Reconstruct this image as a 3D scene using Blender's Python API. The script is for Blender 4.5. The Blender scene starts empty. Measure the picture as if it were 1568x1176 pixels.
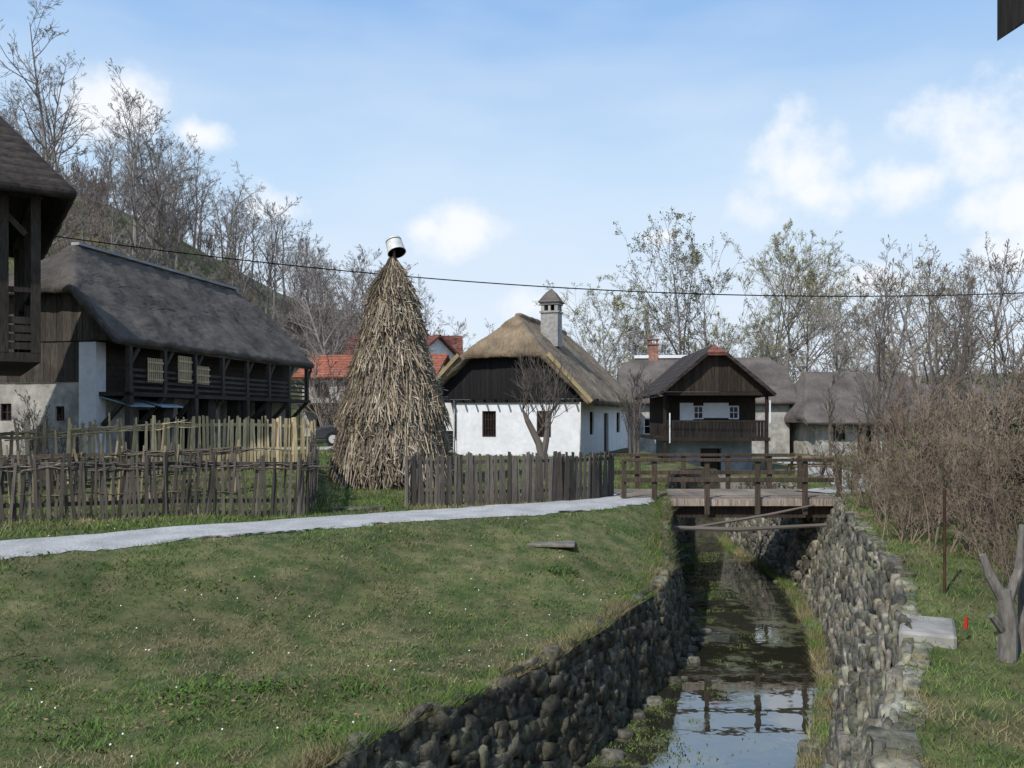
import bpy, bmesh, math, random
import numpy as np
from mathutils import Vector, Matrix, Quaternion
random.seed(7); np.random.seed(7)
scene=bpy.context.scene
scene.view_settings.view_transform='Standard'
scene.view_settings.look='None'
scene.view_settings.exposure=0

# ------------------------------------------------------------ helpers
def link(o,parent=None):
    scene.collection.objects.link(o)
    if parent: o.parent=parent
    return o
def empty(name,loc=(0,0,0),rz=0):
    e=bpy.data.objects.new(name,None); e.location=loc; e.rotation_euler=(0,0,rz)
    e.empty_display_size=.3
    return link(e)
def ss(t):
    t=np.clip(t,0,1); return t*t*(3-2*t)

def pmat(name,c1,c2,nscale=6,mscale=(1,1,1),rough=.88,bump=.4,bdist=.02,attr=False,big=(.75,1.2),bigscale=.6,spec=.25,detail=6,tile=None,lo=.35,hi=.65):
    m=bpy.data.materials.new(name); m.use_nodes=True
    nt=m.node_tree; N=nt.nodes; L=nt.links
    b=N['Principled BSDF']; b.inputs['Roughness'].default_value=rough
    b.inputs['Specular IOR Level'].default_value=spec
    tc=N.new('ShaderNodeTexCoord'); mp=N.new('ShaderNodeMapping'); mp.inputs['Scale'].default_value=mscale
    L.new(tc.outputs['Object'],mp.inputs['Vector'])
    n=N.new('ShaderNodeTexNoise'); n.inputs['Scale'].default_value=nscale; n.inputs['Detail'].default_value=detail; n.inputs['Roughness'].default_value=.65
    L.new(mp.outputs[0],n.inputs['Vector'])
    r=N.new('ShaderNodeValToRGB'); r.color_ramp.elements[0].position=lo; r.color_ramp.elements[1].position=hi
    r.color_ramp.elements[0].color=(*c1,1); r.color_ramp.elements[1].color=(*c2,1)
    L.new(n.outputs['Fac'],r.inputs['Fac'])
    n2=N.new('ShaderNodeTexNoise'); n2.inputs['Scale'].default_value=bigscale; n2.inputs['Detail'].default_value=3
    L.new(tc.outputs['Object'],n2.inputs['Vector'])
    mr=N.new('ShaderNodeMapRange'); mr.inputs['From Min'].default_value=.35; mr.inputs['From Max'].default_value=.65
    mr.inputs['To Min'].default_value=big[0]; mr.inputs['To Max'].default_value=big[1]
    L.new(n2.outputs['Fac'],mr.inputs['Value'])
    mx=N.new('ShaderNodeVectorMath'); mx.operation='SCALE'
    L.new(r.outputs['Color'],mx.inputs[0]); L.new(mr.outputs['Result'],mx.inputs['Scale'])
    out=mx.outputs[0]
    if attr:
        a=N.new('ShaderNodeAttribute'); a.attribute_name='Col'
        mm=N.new('ShaderNodeVectorMath'); mm.operation='MULTIPLY'
        L.new(out,mm.inputs[0]); L.new(a.outputs['Color'],mm.inputs[1]); out=mm.outputs[0]
    hgt=n.outputs['Fac']
    if tile:
        w=N.new('ShaderNodeTexWave'); w.wave_type='BANDS'; w.bands_direction='Z'; w.wave_profile='SAW'
        w.inputs['Scale'].default_value=tile; w.inputs['Distortion'].default_value=.6; w.inputs['Detail'].default_value=2
        L.new(tc.outputs['Object'],w.inputs['Vector'])
        m3=N.new('ShaderNodeMapRange'); m3.inputs['To Min'].default_value=.55; m3.inputs['To Max'].default_value=1.1
        L.new(w.outputs['Fac'],m3.inputs['Value'])
        m4=N.new('ShaderNodeVectorMath'); m4.operation='SCALE'
        L.new(out,m4.inputs[0]); L.new(m3.outputs[0],m4.inputs['Scale']); out=m4.outputs[0]
    L.new(out,b.inputs['Base Color'])
    if bump:
        bp=N.new('ShaderNodeBump'); bp.inputs['Strength'].default_value=bump; bp.inputs['Distance'].default_value=bdist
        L.new(hgt,bp.inputs['Height']); L.new(bp.outputs[0],b.inputs['Normal'])
    return m
def smat(name,c1,c2,attr=False,rough=.85):
    # cheap procedural material for twigs, leaves and blades: tint varies per instance and along a low-detail noise
    m=bpy.data.materials.new(name); m.use_nodes=True; nt=m.node_tree; N=nt.nodes; L=nt.links
    N.remove(N['Principled BSDF']); d=N.new('ShaderNodeBsdfDiffuse'); L.new(d.outputs[0],N['Material Output'].inputs['Surface'])
    if attr:
        a=N.new('ShaderNodeAttribute'); a.attribute_name='Col'; L.new(a.outputs['Color'],d.inputs['Color']); return m
    tc=N.new('ShaderNodeTexCoord'); n=N.new('ShaderNodeTexNoise'); n.inputs['Scale'].default_value=.9; n.inputs['Detail'].default_value=0
    L.new(tc.outputs['Object'],n.inputs['Vector']); oi=N.new('ShaderNodeObjectInfo')
    ad=N.new('ShaderNodeMath'); ad.operation='MULTIPLY_ADD'; ad.inputs[1].default_value=.6; L.new(oi.outputs['Random'],ad.inputs[0])
    ad2=N.new('ShaderNodeMath'); ad2.operation='SUBTRACT'; L.new(n.outputs['Fac'],ad2.inputs[0]); ad2.inputs[1].default_value=.3; L.new(ad2.outputs[0],ad.inputs[2])
    mx=N.new('ShaderNodeMix'); mx.data_type='RGBA'; mx.inputs[6].default_value=(*c1,1); mx.inputs[7].default_value=(*c2,1); L.new(ad.outputs[0],mx.inputs[0]); L.new(mx.outputs[2],d.inputs['Color'])
    return m

class MB:
    def __init__(s): s.v=[]; s.f=[]; s.c=[]; s.m=[]
    def hexa(s,p,col=(1,1,1),mi=0):
        n=len(s.v); s.v+= [tuple(q) for q in p]; s.c+=[col]*8
        for f in ((0,3,2,1),(4,5,6,7),(0,1,5,4),(1,2,6,5),(2,3,7,6),(3,0,4,7)):
            s.f.append(tuple(n+i for i in f)); s.m.append(mi)
    def box(s,c,d,rot=None,col=(1,1,1),mi=0):
        x,y,z=d[0]/2,d[1]/2,d[2]/2
        P=[Vector(q) for q in ((-x,-y,-z),(x,-y,-z),(x,y,-z),(-x,y,-z),(-x,-y,z),(x,-y,z),(x,y,z),(-x,y,z))]
        if rot is not None: P=[rot@q for q in P]
        c=Vector(c); s.hexa([q+c for q in P],col,mi)
    def slab(s,p0,p1,a0,a1,t0,t1,z0,z1,col=(1,1,1),mi=0,z1b=None):
        p0=Vector((p0[0],p0[1],0)); p1=Vector((p1[0],p1[1],0)); d=(p1-p0).normalized(); n=Vector((-d.y,d.x,0))
        q=lambda a,t,z: p0+d*a+n*t+Vector((0,0,z))
        zb=z1 if z1b is None else z1b
        s.hexa([q(a0,t0,z0),q(a1,t0,z0),q(a1,t1,z0),q(a0,t1,z0),q(a0,t0,z1),q(a1,t0,zb),q(a1,t1,zb),q(a0,t1,z1)],col,mi)
    def wall(s,p0,p1,z0,z1,th,ops=(),col=(1,1,1),mi=0):
        L=(Vector(p1)-Vector(p0)).length
        xs=sorted({0,L,*[o[0] for o in ops],*[o[1] for o in ops]}); zs=sorted({z0,z1,*[o[2] for o in ops],*[o[3] for o in ops]})
        for i in range(len(xs)-1):
            cx=(xs[i]+xs[i+1])/2
            for j in range(len(zs)-1):
                cz=(zs[j]+zs[j+1])/2
                hole=any(o[0]<cx<o[1] and o[2]<cz<o[3] for o in ops)
                if not hole: s.slab(p0,p1,xs[i],xs[i+1],0,th,zs[j],zs[j+1],col,mi)
    def beam(s,a,b,w,h,col=(1,1,1),mi=0):
        a=Vector(a); b=Vector(b); d=(b-a); L=d.length; d.normalize()
        q=d.to_track_quat('X','Z').to_matrix()
        s.box((a+b)/2,(L,w,h),q,col,mi)
    def tube(s,pts,rad,sides=5,col=(1,1,1),mi=0,cap=True):
        n0=len(s.v); pts=[Vector(p) for p in pts]; n=len(pts)
        for i,p in enumerate(pts):
            d=(pts[min(i+1,n-1)]-pts[max(i-1,0)]).normalized()
            u=d.cross(Vector((.31,.77,.55)) if abs(d.z)>.8 else Vector((0,0,1)))
            u.normalize(); w=d.cross(u)
            r=rad[i] if hasattr(rad,'__len__') else rad
            for k in range(sides):
                a=2*math.pi*k/sides
                s.v.append(tuple(p+(u*math.cos(a)+w*math.sin(a))*r)); s.c.append(col)
        for i in range(n-1):
            for k in range(sides):
                k2=(k+1)%sides
                s.f.append((n0+i*sides+k,n0+i*sides+k2,n0+(i+1)*sides+k2,n0+(i+1)*sides+k)); s.m.append(mi)
        if cap:
            s.f.append(tuple(n0+(n-1)*sides+k for k in range(sides))); s.m.append(mi)
            s.f.append(tuple(n0+k for k in reversed(range(sides)))); s.m.append(mi)
    def face(s,pts,col=(1,1,1),mi=0):
        n=len(s.v); s.v+=[tuple(p) for p in pts]; s.c+=[col]*len(pts); s.f.append(tuple(range(n,n+len(pts)))); s.m.append(mi)
    def build(s,name,mats,parent=None,smooth=False,bevel=0):
        me=bpy.data.meshes.new(name); me.from_pydata(s.v,[],s.f)
        if not isinstance(mats,(list,tuple)): mats=[mats]
        for m in mats: me.materials.append(m)
        me.polygons.foreach_set('material_index',s.m)
        if smooth: me.polygons.foreach_set('use_smooth',[True]*len(s.f))
        ca=me.color_attributes.new('Col','FLOAT_COLOR','POINT')
        arr=np.ones((len(s.v),4),dtype=np.float32); arr[:,:3]=np.array(s.c,dtype=np.float32)
        ca.data.foreach_set('color',arr.ravel())
        me.update()
        o=bpy.data.objects.new(name,me); link(o,parent)
        if bevel:
            b=o.modifiers.new('b','BEVEL'); b.width=bevel; b.segments=1
        return o
def npmesh(name,V,F,C,mat,parent=None,smooth=False):
    me=bpy.data.meshes.new(name); nv=len(V); nf=len(F); k=F.shape[1]
    me.vertices.add(nv); me.vertices.foreach_set('co',V.astype(np.float32).ravel())
    me.loops.add(nf*k); me.loops.foreach_set('vertex_index',F.astype(np.int32).ravel())
    me.polygons.add(nf); me.polygons.foreach_set('loop_start',np.arange(0,nf*k,k,dtype=np.int32))
    me.polygons.foreach_set('loop_total',np.full(nf,k,dtype=np.int32))
    if smooth: me.polygons.foreach_set('use_smooth',np.ones(nf,dtype=bool))
    me.update(calc_edges=True); me.validate()
    if C is not None:
        ca=me.color_attributes.new('Col','FLOAT_COLOR','POINT')
        A=np.ones((nv,4),dtype=np.float32); A[:,:3]=C; ca.data.foreach_set('color',A.ravel())
    me.materials.append(mat)
    o=bpy.data.objects.new(name,me); return link(o,parent)
_lat=np.random.RandomState(3).rand(256,256)
def vn(x,y,s,o=0):
    x=x/s+o*17.3+1000; y=y/s+o*9.1+1000; xi=np.floor(x).astype(int); yi=np.floor(y).astype(int); fx=ss(x-xi); fy=ss(y-yi)
    g=lambda a,b:_lat[a%256,b%256]
    return (g(xi,yi)*(1-fx)+g(xi+1,yi)*fx)*(1-fy)+(g(xi,yi+1)*(1-fx)+g(xi+1,yi+1)*fx)*fy
def fbm(x,y,s,o=0): return .5*vn(x,y,s,o)+.3*vn(x,y,s/2.3,o+1)+.2*vn(x,y,s/5.1,o+2)

# ------------------------------------------------------------ terrain definition
LT=np.array([(-60,-38),(-30,-22),(-12,-12),(-6,-8.6),(0,-5.6),(5,-3),(8.9,-.6),(10.5,.5),(13,1.74),(14.6,2.55),(16,2.95),(18,3.25),(20.8,3.7),(24,4.2),(28.6,5.0),(31,6.2),(32.5,7.4),(34,7.6),(2000,7.6)],float)
LF=np.array([(-60,-37.6),(-30,-21.6),(-12,-11.6),(-6,-8.2),(0,-5.1),(5,-2.5),(8.0,-.75),(10.7,.95),(13.95,2.55),(15.9,3.3),(18,3.7),(22,4.3),(28.6,5.4),(31,6.5),(32.5,7.5),(34,7.65),(2000,7.65)],float)
RT=np.array([(-60,-34),(-30,-18),(-12,-8),(-6,-4.6),(0,-1.2),(4.5,2.0),(6.3,2.75),(8.7,4.05),(10.75,4.9),(13.3,5.65),(17.5,6.95),(20.8,8.0),(25,8.1),(28.7,8.2),(31,8.25),(32.5,8.0),(34,7.8),(2000,7.8)],float)
RF=np.array([(-60,-34.6),(-30,-18.6),(-12,-8.8),(-6,-5.4),(0,-2.1),(4.5,1.0),(6.3,1.9),(8.7,3.0),(10.75,3.95),(13.3,5.1),(17.5,6.35),(21.5,7.2),(28.7,7.4),(31,7.8),(32.5,7.7),(34,7.7),(2000,7.7)],float)
def ip(A,y):
    y=np.asarray(y,float)
    wob=.10*(vn(y*1.0,y*0+float(A[5,1]),.9,3)-.5)*(y<31)*(y>3)
    return np.interp(y,A[:,0],A[:,1])+wob
PX=np.array([-40,-14,-7.7,-5.4,-2.4,.93,2.5,3.2]); PY=np.array([4.5,10.7,12.9,14.7,17.2,18.6,20.3,21.9])
def yp(x): return np.interp(x,PX,PY)
def zg(x,y):
    x=np.asarray(x,float); y=np.asarray(y,float)
    xm=(ip(LT,y)+ip(RT,y))/2; w=ss((x-xm)/2+.5)
    zl=-.95*ss((yp(x)-1.2-y)/5.5)+.5*ss((y-18.5)/5)*ss((-4.2-x)/2)+.25*ss((y-26)/10)
    zr=-.5*ss((13-y)/6)+.9*ss((4-y)/4)+.15*ss((x-ip(RT,y)-1)/6)-.25*ss((y-26)/8)
    z=zl*(1-w)+zr*w
    z=z+26*ss((-x-5)/45)*ss((y-50)/45)
    z=z+7*ss((y-150)/120)+9*ss((x-60)/80)*ss((y-60)/60)
    z=z+(fbm(x,y,2.2)-.5)*.10
    return z
WZ=-2.3
# ------------------------------------------------------------ materials
M_ground=pmat('ground_turf',(.042,.062,.018),(.145,.13,.062),nscale=2.2,detail=8,bump=.7,bdist=.04,big=(.75,1.2),bigscale=.5,rough=.95,lo=.38,hi=.66)
M_gravel=pmat('pale_gravel',(.29,.285,.28),(.52,.515,.505),nscale=30,bump=.8,bdist=.025,big=(.80,1.08),bigscale=1.5,rough=.95)
M_blade=smat('grass_blade',None,None,attr=True)
M_wdark=pmat('weathered_dark_wood',(.034,.028,.023),(.095,.08,.067),nscale=3,mscale=(9,9,1),attr=True,bump=.6,bdist=.01)
M_wood=pmat('wood_pickets',(.62,.6,.58),(1.1,1.08,1.05),nscale=3,mscale=(12,12,1.2),attr=True,bump=.5,bdist=.01)
M_black=pmat('tarred_boards',(.006,.006,.007),(.016,.015,.015),nscale=3,mscale=(12,12,1),attr=True,bump=.5,bdist=.01)
M_white=pmat('white_limewash',(.68,.69,.71),(.80,.81,.83),nscale=4,bump=.15,bdist=.01,big=(.90,1.02),bigscale=1.1)
M_grey=pmat('old_plaster',(.27,.26,.24),(.48,.46,.425),nscale=3,bump=.4,bdist=.02,big=(.7,1.1),bigscale=1.2)
M_bluegrey=pmat('bluegrey_plaster',(.20,.24,.28),(.33,.38,.43),nscale=3,bump=.3,bdist=.01)
def thatch(name,c1,c2,dirn):
    sc=(1.6,16,1.6) if dirn=='side' else (16,1.6,1.6)
    return pmat(name,c1,c2,nscale=2.2,mscale=sc,bump=.9,bdist=.05,big=(.7,1.25),bigscale=.9,rough=.95,detail=8,lo=.3,hi=.7)
TH_s=thatch('thatch_straw_side',(.12,.09,.062),(.29,.23,.165),'side'); TH_f=thatch('thatch_straw_front',(.13,.095,.06),(.31,.235,.155),'front')
TD_s=thatch('thatch_old_side',(.052,.046,.041),(.145,.125,.108),'side'); TD_f=thatch('thatch_old_front',(.05,.043,.038),(.13,.11,.092),'front')
TG_s=thatch('thatch_grey_side',(.08,.068,.06),(.16,.138,.125),'side'); TG_f=thatch('thatch_grey_front',(.08,.068,.06),(.16,.138,.125),'front')
M_tile=pmat('clay_tile',(.20,.06,.035),(.38,.135,.08),nscale=5,bump=.4,big=(.8,1.2),tile=1.6)
M_tileD=pmat('old_clay_tile',(.12,.045,.035),(.24,.095,.07),nscale=5,bump=.4,big=(.8,1.2),tile=1.6)
M_shing=pmat('wood_shingles',(.024,.020,.018),(.068,.055,.048),nscale=5,mscale=(1,3,1),bump=.7,bdist=.03,tile=1.5)
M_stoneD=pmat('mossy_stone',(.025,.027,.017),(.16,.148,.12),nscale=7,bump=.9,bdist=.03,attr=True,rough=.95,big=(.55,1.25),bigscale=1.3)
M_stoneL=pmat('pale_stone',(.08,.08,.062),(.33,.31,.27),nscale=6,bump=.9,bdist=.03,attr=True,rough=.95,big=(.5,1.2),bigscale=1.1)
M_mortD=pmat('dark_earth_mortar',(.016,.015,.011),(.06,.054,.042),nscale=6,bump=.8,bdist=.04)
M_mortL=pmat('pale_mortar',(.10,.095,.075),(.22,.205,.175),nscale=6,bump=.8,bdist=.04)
M_bed=pmat('stream_bed',(.02,.02,.012),(.07,.065,.045),nscale=4,bump=.6,bdist=.04)
M_conc=pmat('concrete',(.24,.23,.21),(.36,.35,.32),nscale=5,bump=.5,bdist=.02)
M_bark=smat('tree_bark',(.08,.067,.058),(.17,.148,.13))
M_barkHaze=smat('hazed_tree_bark',(.15,.132,.122),(.28,.252,.235))  # far trees: distance haze put into the colour as paler, greyer bark
M_brush=smat('brushwood_stems',(.13,.10,.078),(.25,.195,.155))
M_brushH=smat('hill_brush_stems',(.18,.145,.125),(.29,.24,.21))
M_leafG=smat('spring_leaf_green',(.19,.20,.08),(.31,.31,.15))
M_leafY=smat('spring_leaf_yellow',(.26,.21,.08),(.40,.33,.14))
M_leafB=smat('bramble_leaf',(.05,.075,.025),(.13,.15,.05))
M_leafD=smat('evergreen_leaf',(.022,.036,.016),(.06,.08,.035))
M_straw=smat('corn_stalk',None,None,attr=True)
M_metal=pmat('galvanised_metal',(.40,.40,.38),(.58,.58,.56),nscale=5,bump=.1,rough=.5,spec=.5)
M_brick=pmat('brick',(.18,.08,.06),(.36,.20,.15),nscale=8,bump=.4)
M_glass=bpy.data.materials.new('window_glass'); M_glass.use_nodes=True
_b=M_glass.node_tree.nodes['Principled BSDF']; _b.inputs['Base Color'].default_value=(.012,.013,.015,1); _b.inputs['Roughness'].default_value=.12
M_dark=smat('dark_interior',(.004,.004,.004),(.009,.008,.008))
M_red=smat('red_paint',(.35,.03,.02),(.5,.05,.03))
M_petal=smat('daisy_petal',(.6,.6,.57),(.75,.75,.72))
M_bluetin=pmat('blue_tin_sheet',(.20,.27,.36),(.30,.38,.47),bump=.1,rough=.5)

# ------------------------------------------------------------ ground mesh
ys=np.unique(np.concatenate([np.arange(-60,-9,6),np.arange(-9,3,1.0),np.arange(3,36,.25),np.arange(36,130,2.5),130*1.13**np.arange(0,21)]))
off=[0.0]; st=.22
while off[-1]<1500:
    if off[-1]>14: st*=1.13
    off.append(off[-1]+st)
off=np.array(off); nc=len(off)
rows=[]
for y in ys:
    lt,lf,rf,rt=[float(ip(A,y)) for A in (LT,LF,RF,RT)]
    dep=1-float(ss(np.array((y-30.3)/1.9)))
    xl=lt-off[::-1]; zl=zg(xl,np.full(nc,y)); xr=rt+off; zr=zg(xr,np.full(nc,y))
    row=[(a,y,b) for a,b in zip(xl,zl)]
    zt=zl[-1]; zb=-2.75*dep+zt*(1-dep)
    K=7
    for k in range(1,K): 
        t=k/K; row.append((lt+(lf-lt)*t,y,zt+(zb-zt)*t))
    for k in range(0,9):
        t=k/8; row.append((lf+(rf-lf)*t,y,zb))
    zt2=zr[0]
    for k in range(K-1,0,-1):
        t=k/K; row.append((rt+(rf-rt)*t,y,zt2+(zb-zt2)*t))
    row+=[(a,y,b) for a,b in zip(xr,zr)]
    rows.append(row)
R=len(rows); Cn=len(rows[0]); V=np.array(rows).reshape(-1,3)
ii,jj=np.meshgrid(np.arange(R-1),np.arange(Cn-1),indexing='ij'); a=(ii*Cn+jj).ravel()
F=np.stack([a,a+1,a+Cn+1,a+Cn],1)
g=npmesh('ground',V,F,None,M_ground,smooth=True)
for m in (M_mortD,M_bed,M_mortL): g.data.materials.append(m)
j=jj.ravel(); mi=np.zeros(len(F),int)
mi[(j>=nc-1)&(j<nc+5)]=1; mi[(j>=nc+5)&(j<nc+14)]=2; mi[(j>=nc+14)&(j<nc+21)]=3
yy=ys[ii.ravel()]; mi[yy>32.3]=0
g.data.polygons.foreach_set('material_index',mi.astype(np.int32))

# water
wm=bpy.data.materials.new('stream_water'); wm.use_nodes=True
nt=wm.node_tree; N=nt.nodes; L=nt.links; b=N['Principled BSDF']
b.inputs['Roughness'].default_value=.03; b.inputs['IOR'].default_value=2.7; b.inputs['Specular IOR Level'].default_value=.8
tc=N.new('ShaderNodeTexCoord'); n1=N.new('ShaderNodeTexNoise'); n1.inputs['Scale'].default_value=2.6; n1.inputs['Detail'].default_value=2
L.new(tc.outputs['Object'],n1.inputs['Vector']); bp=N.new('ShaderNodeBump'); bp.inputs['Strength'].default_value=.05; bp.inputs['Distance'].default_value=.05
L.new(n1.outputs['Fac'],bp.inputs['Height']); L.new(bp.outputs[0],b.inputs['Normal'])
n2=N.new('ShaderNodeTexNoise'); n2.inputs['Scale'].default_value=1.1; n2.inputs['Detail'].default_value=8; n2.inputs['Roughness'].default_value=.78
L.new(tc.outputs['Object'],n2.inputs['Vector'])
cr=N.new('ShaderNodeValToRGB'); cr.color_ramp.elements[0].position=.52; cr.color_ramp.elements[1].position=.60
L.new(n2.outputs['Fac'],cr.inputs['Fac'])
mixc=N.new('ShaderNodeMix'); mixc.data_type='RGBA'; mixc.inputs[6].default_value=(.022,.022,.014,1); mixc.inputs[7].default_value=(.10,.105,.05,1)
L.new(cr.outputs['Color'],mixc.inputs[0]); L.new(mixc.outputs[2],b.inputs['Base Color'])
mrr=N.new('ShaderNodeMapRange'); mrr.inputs['To Min'].default_value=.02; mrr.inputs['To Max'].default_value=.2; L.new(cr.outputs['Color'],mrr.inputs['Value']); L.new(mrr.outputs[0],b.inputs['Roughness'])
mb=MB(); yw=np.arange(-60,32.2,1.0)
for y0,y1 in zip(yw[:-1],yw[1:]):
    mb.face([(ip(LF,y0)-.25,y0,WZ),(ip(RF,y0)+.3,y0,WZ),(ip(RF,y1)+.3,y1,WZ),(ip(LF,y1)-.25,y1,WZ)])
mb.build('stream_water',wm)

# paths
def strip(name,pts,w,mat,lift=.03,seg=160,jit=.12):
    P=np.array(pts,float); d=np.r_[0,np.cumsum(np.hypot(*np.diff(P,axis=0).T))]
    s=np.linspace(0,d[-1],seg); X=np.interp(s,d,P[:,0]); Y=np.interp(s,d,P[:,1])
    for _ in range(6):
        X[1:-1]=(X[:-2]+2*X[1:-1]+X[2:])/4; Y[1:-1]=(Y[:-2]+2*Y[1:-1]+Y[2:])/4
    tx=np.gradient(X); ty=np.gradient(Y); l=np.hypot(tx,ty); nx,ny=-ty/l,tx/l
    K=12; VV=[]
    for k in range(K+1):
        o=(k/K-.5)*w
        if k in(0,K): o=o+(np.random.rand(seg)-.5)*jit+(vn(X,Y,.8,k)-.5)*.45
        x=X+nx*o; y=Y+ny*o; VV.append(np.stack([x,y,zg(x,y)+lift*(0.2 if k in(0,K) else 1)],1))
    VV=np.stack(VV,1).reshape(-1,3)
    i,k=np.meshgrid(np.arange(seg-1),np.arange(K),indexing='ij'); a=(i*(K+1)+k).ravel()
    return npmesh(name,VV,np.stack([a,a+K+1,a+K+2,a+1],1),None,mat,smooth=True)
strip('gravel_path',[(-40,4.5),(-14,10.7),(-7.7,12.9),(-5.4,14.7),(-2.4,17.2),(.93,18.7),(2.3,20.2),(3.1,21.9)],1.8,M_gravel,seg=420,lift=.045,jit=.18)
strip('gravel_yard',[(-14,33),(-9,34.5),(-6,35.2),(-4,37.5)],2.0,M_gravel,seg=60,lift=.06)
strip('gravel_path',[(8.0,22),(10,24),(11.5,29),(12.5,34),(14,44)],1.5,M_gravel,seg=80,lift=.06)

# ------------------------------------------------------------ stone walls
bm=bmesh.new(); bmesh.ops.create_icosphere(bm,subdivisions=2,radius=1); ico=np.array([v.co[:] for v in bm.verts]); icof=np.array([[v.index for v in f.verts] for f in bm.faces]); bm.free()
icob=np.sign(ico)*np.abs(ico)**.5
def stones(name,T,Fo,y0,y1,side,mat,sz,n_rows,tone,thick=.085,tilt=.4,cap=False):
    rs=np.random.RandomState(len(name)+int(y0)); VV=[];FF=[];CC=[];n=0
    H=2.45; rh=H/n_rows
    for r in range(-1 if cap else 0,n_rows+1):
        y=y0+rs.rand()*sz
        while y<y1:
            w=sz*rs.uniform(.4,1.7)*(1.1 if r<0 else 1); yc=y+w*.4
            lt=float(ip(T,yc)); lf=float(ip(Fo,yc)); ztop=float(zg(np.array(lt-.05*side),np.array(yc)))
            t=min(max((r+rs.uniform(-.45,.45))/n_rows,0),1); 
            z=ztop-.04+(-2.4-ztop)*t; x=lt+(lf-lt)*t
            tx=float(ip(T,yc+.2)-ip(T,yc-.2))/.4; ang=math.atan2(1,tx)
            s=np.array([w*.62,thick*rs.uniform(.5,1.5),rh*.66*rs.uniform(.7,1.4)])
            if r<0: s=np.array([w*.6,rs.uniform(.09,.19),.055]); z=ztop-.025+rs.uniform(-.02,.015); x=lt-side*.10
            v=icob*s*(1+rs.uniform(-.2,.2,(len(ico),1)))
            if r>=0:
                sh=rs.uniform(-.35,.35)*(tilt/.4); v[:,0]+=v[:,2]*sh
                tl=rs.uniform(-tilt,tilt); c,sn=math.cos(tl),math.sin(tl); v=np.stack([v[:,0]*c-v[:,2]*sn,v[:,1],v[:,0]*sn+v[:,2]*c],1)
            aa=ang+rs.uniform(-.14,.14)*(2 if r<0 else 1); c,sn=math.cos(aa),math.sin(aa)
            v=np.stack([v[:,0]*c-v[:,1]*sn,v[:,0]*sn+v[:,1]*c,v[:,2]],1)+np.array([x,yc,z])
            VV.append(v); FF.append(icof+n); n+=len(ico)
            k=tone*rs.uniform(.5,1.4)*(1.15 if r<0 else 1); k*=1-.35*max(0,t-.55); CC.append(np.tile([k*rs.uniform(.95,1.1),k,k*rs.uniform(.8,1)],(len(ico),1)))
            y+=w*.95*abs(math.sin(ang))+.01
    return npmesh(name,np.concatenate(VV),np.concatenate(FF),np.concatenate(CC),mat)
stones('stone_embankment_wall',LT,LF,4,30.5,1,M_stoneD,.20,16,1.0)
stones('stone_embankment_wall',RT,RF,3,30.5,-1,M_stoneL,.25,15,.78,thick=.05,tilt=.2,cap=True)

# ------------------------------------------------------------ grass
def blades(name,x,y,h,w,col,lean=.5,zoff=0):
    n=len(x); z=zg(x,y)-.01+zoff; a=np.random.rand(n)*2*np.pi; dx=np.cos(a)*w/2; dy=np.sin(a)*w/2
    lx=np.random.randn(n)*h*lean; ly=np.random.randn(n)*h*lean
    V=np.empty((n,3,3)); V[:,0]=np.stack([x-dx,y-dy,z],1); V[:,1]=np.stack([x+dx,y+dy,z],1); V[:,2]=np.stack([x+lx,y+ly,z+h],1)
    C=np.repeat(col[:,None,:],3,1); C[:,2]*=1.25
    return npmesh(name,V.reshape(-1,3),np.arange(3*n).reshape(n,3),C.reshape(-1,3),M_blade)
def grasscol(x,y,green=.5):
    n=len(x); p=fbm(x,y,1.9,5); p2=vn(x,y,.35,9); q=np.clip((p*.6+p2*.4-.5)*5+green,0,1)[:,None]
    gr=np.array([.098,.15,.042]); br=np.array([.205,.175,.095]); 
    br=br*(1+.5*(vn(x,y,1.3,4)[:,None]-.5)); gr=gr*(1+.6*(vn(x,y,.8,6)[:,None]-.5)); c=br*(1-q)+gr*q
    return c*np.random.uniform(.6,1.35,(n,1))
n=290000
y=6.2+15.5*np.random.rand(n)**1.5; x=np.random.uniform(-1,1,n)*(y*.66+.6)
k=(x<ip(LT,y)-.03)&(np.abs(y-yp(x))>.90+.25*np.random.rand(n)); x,y=x[k],y[k]
green=.68+.45*ss((y-9)/6)
dens=fbm(x,y,1.1,2); k=np.random.rand(len(x))<.25+dens; x,y,green=x[k],y[k],green[k]
blades('lawn_grass',x,y,np.random.uniform(.02,.07,len(x))*(.6+.9*vn(x,y,.5,3)),np.random.uniform(.006,.012,len(x))*(.6+y/12),grasscol(x,y,green),.8)
n=32000; y=np.random.uniform(5,30,n); x=ip(LT,y)-np.abs(np.random.randn(n))*.16+.10
blades('bank_edge_grass',x,y,np.random.uniform(.04,.17,n)*(.4+1.1*vn(x,y,.5,8)),np.full(n,.010),grasscol(x,y,.35)*.9,.7)
n=70000; y=np.random.uniform(14,42,n); x=np.random.uniform(-14,5,n)
k=(y>yp(x)+.92)&(x<ip(LT,y)); x,y=x[k],y[k]
blades('meadow_grass',x,y,np.random.uniform(.05,.14,len(x)),np.full(len(x),.022),grasscol(x,y,.95),.5)
n=90000; y=4+26*np.random.rand(n)**1.4; x=ip(RT,y)+.06+np.random.rand(n)**1.4*9
dry=(fbm(x,y,2,7)>.5)
blades('right_bank_grass',x,y,np.random.uniform(.03,.10,n)*(1+1.0*ss((y-10)/4)*dry),np.full(n,.011),grasscol(x,y,.75),.7)
n=9000; y=np.random.uniform(6,30,n); x=ip(RF,y)-np.random.rand(n)*.35+.05
o=blades('water_edge_weeds',x,y,np.random.uniform(.06,.25,n),np.full(n,.012),grasscol(x,y,.6),.5)
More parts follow.
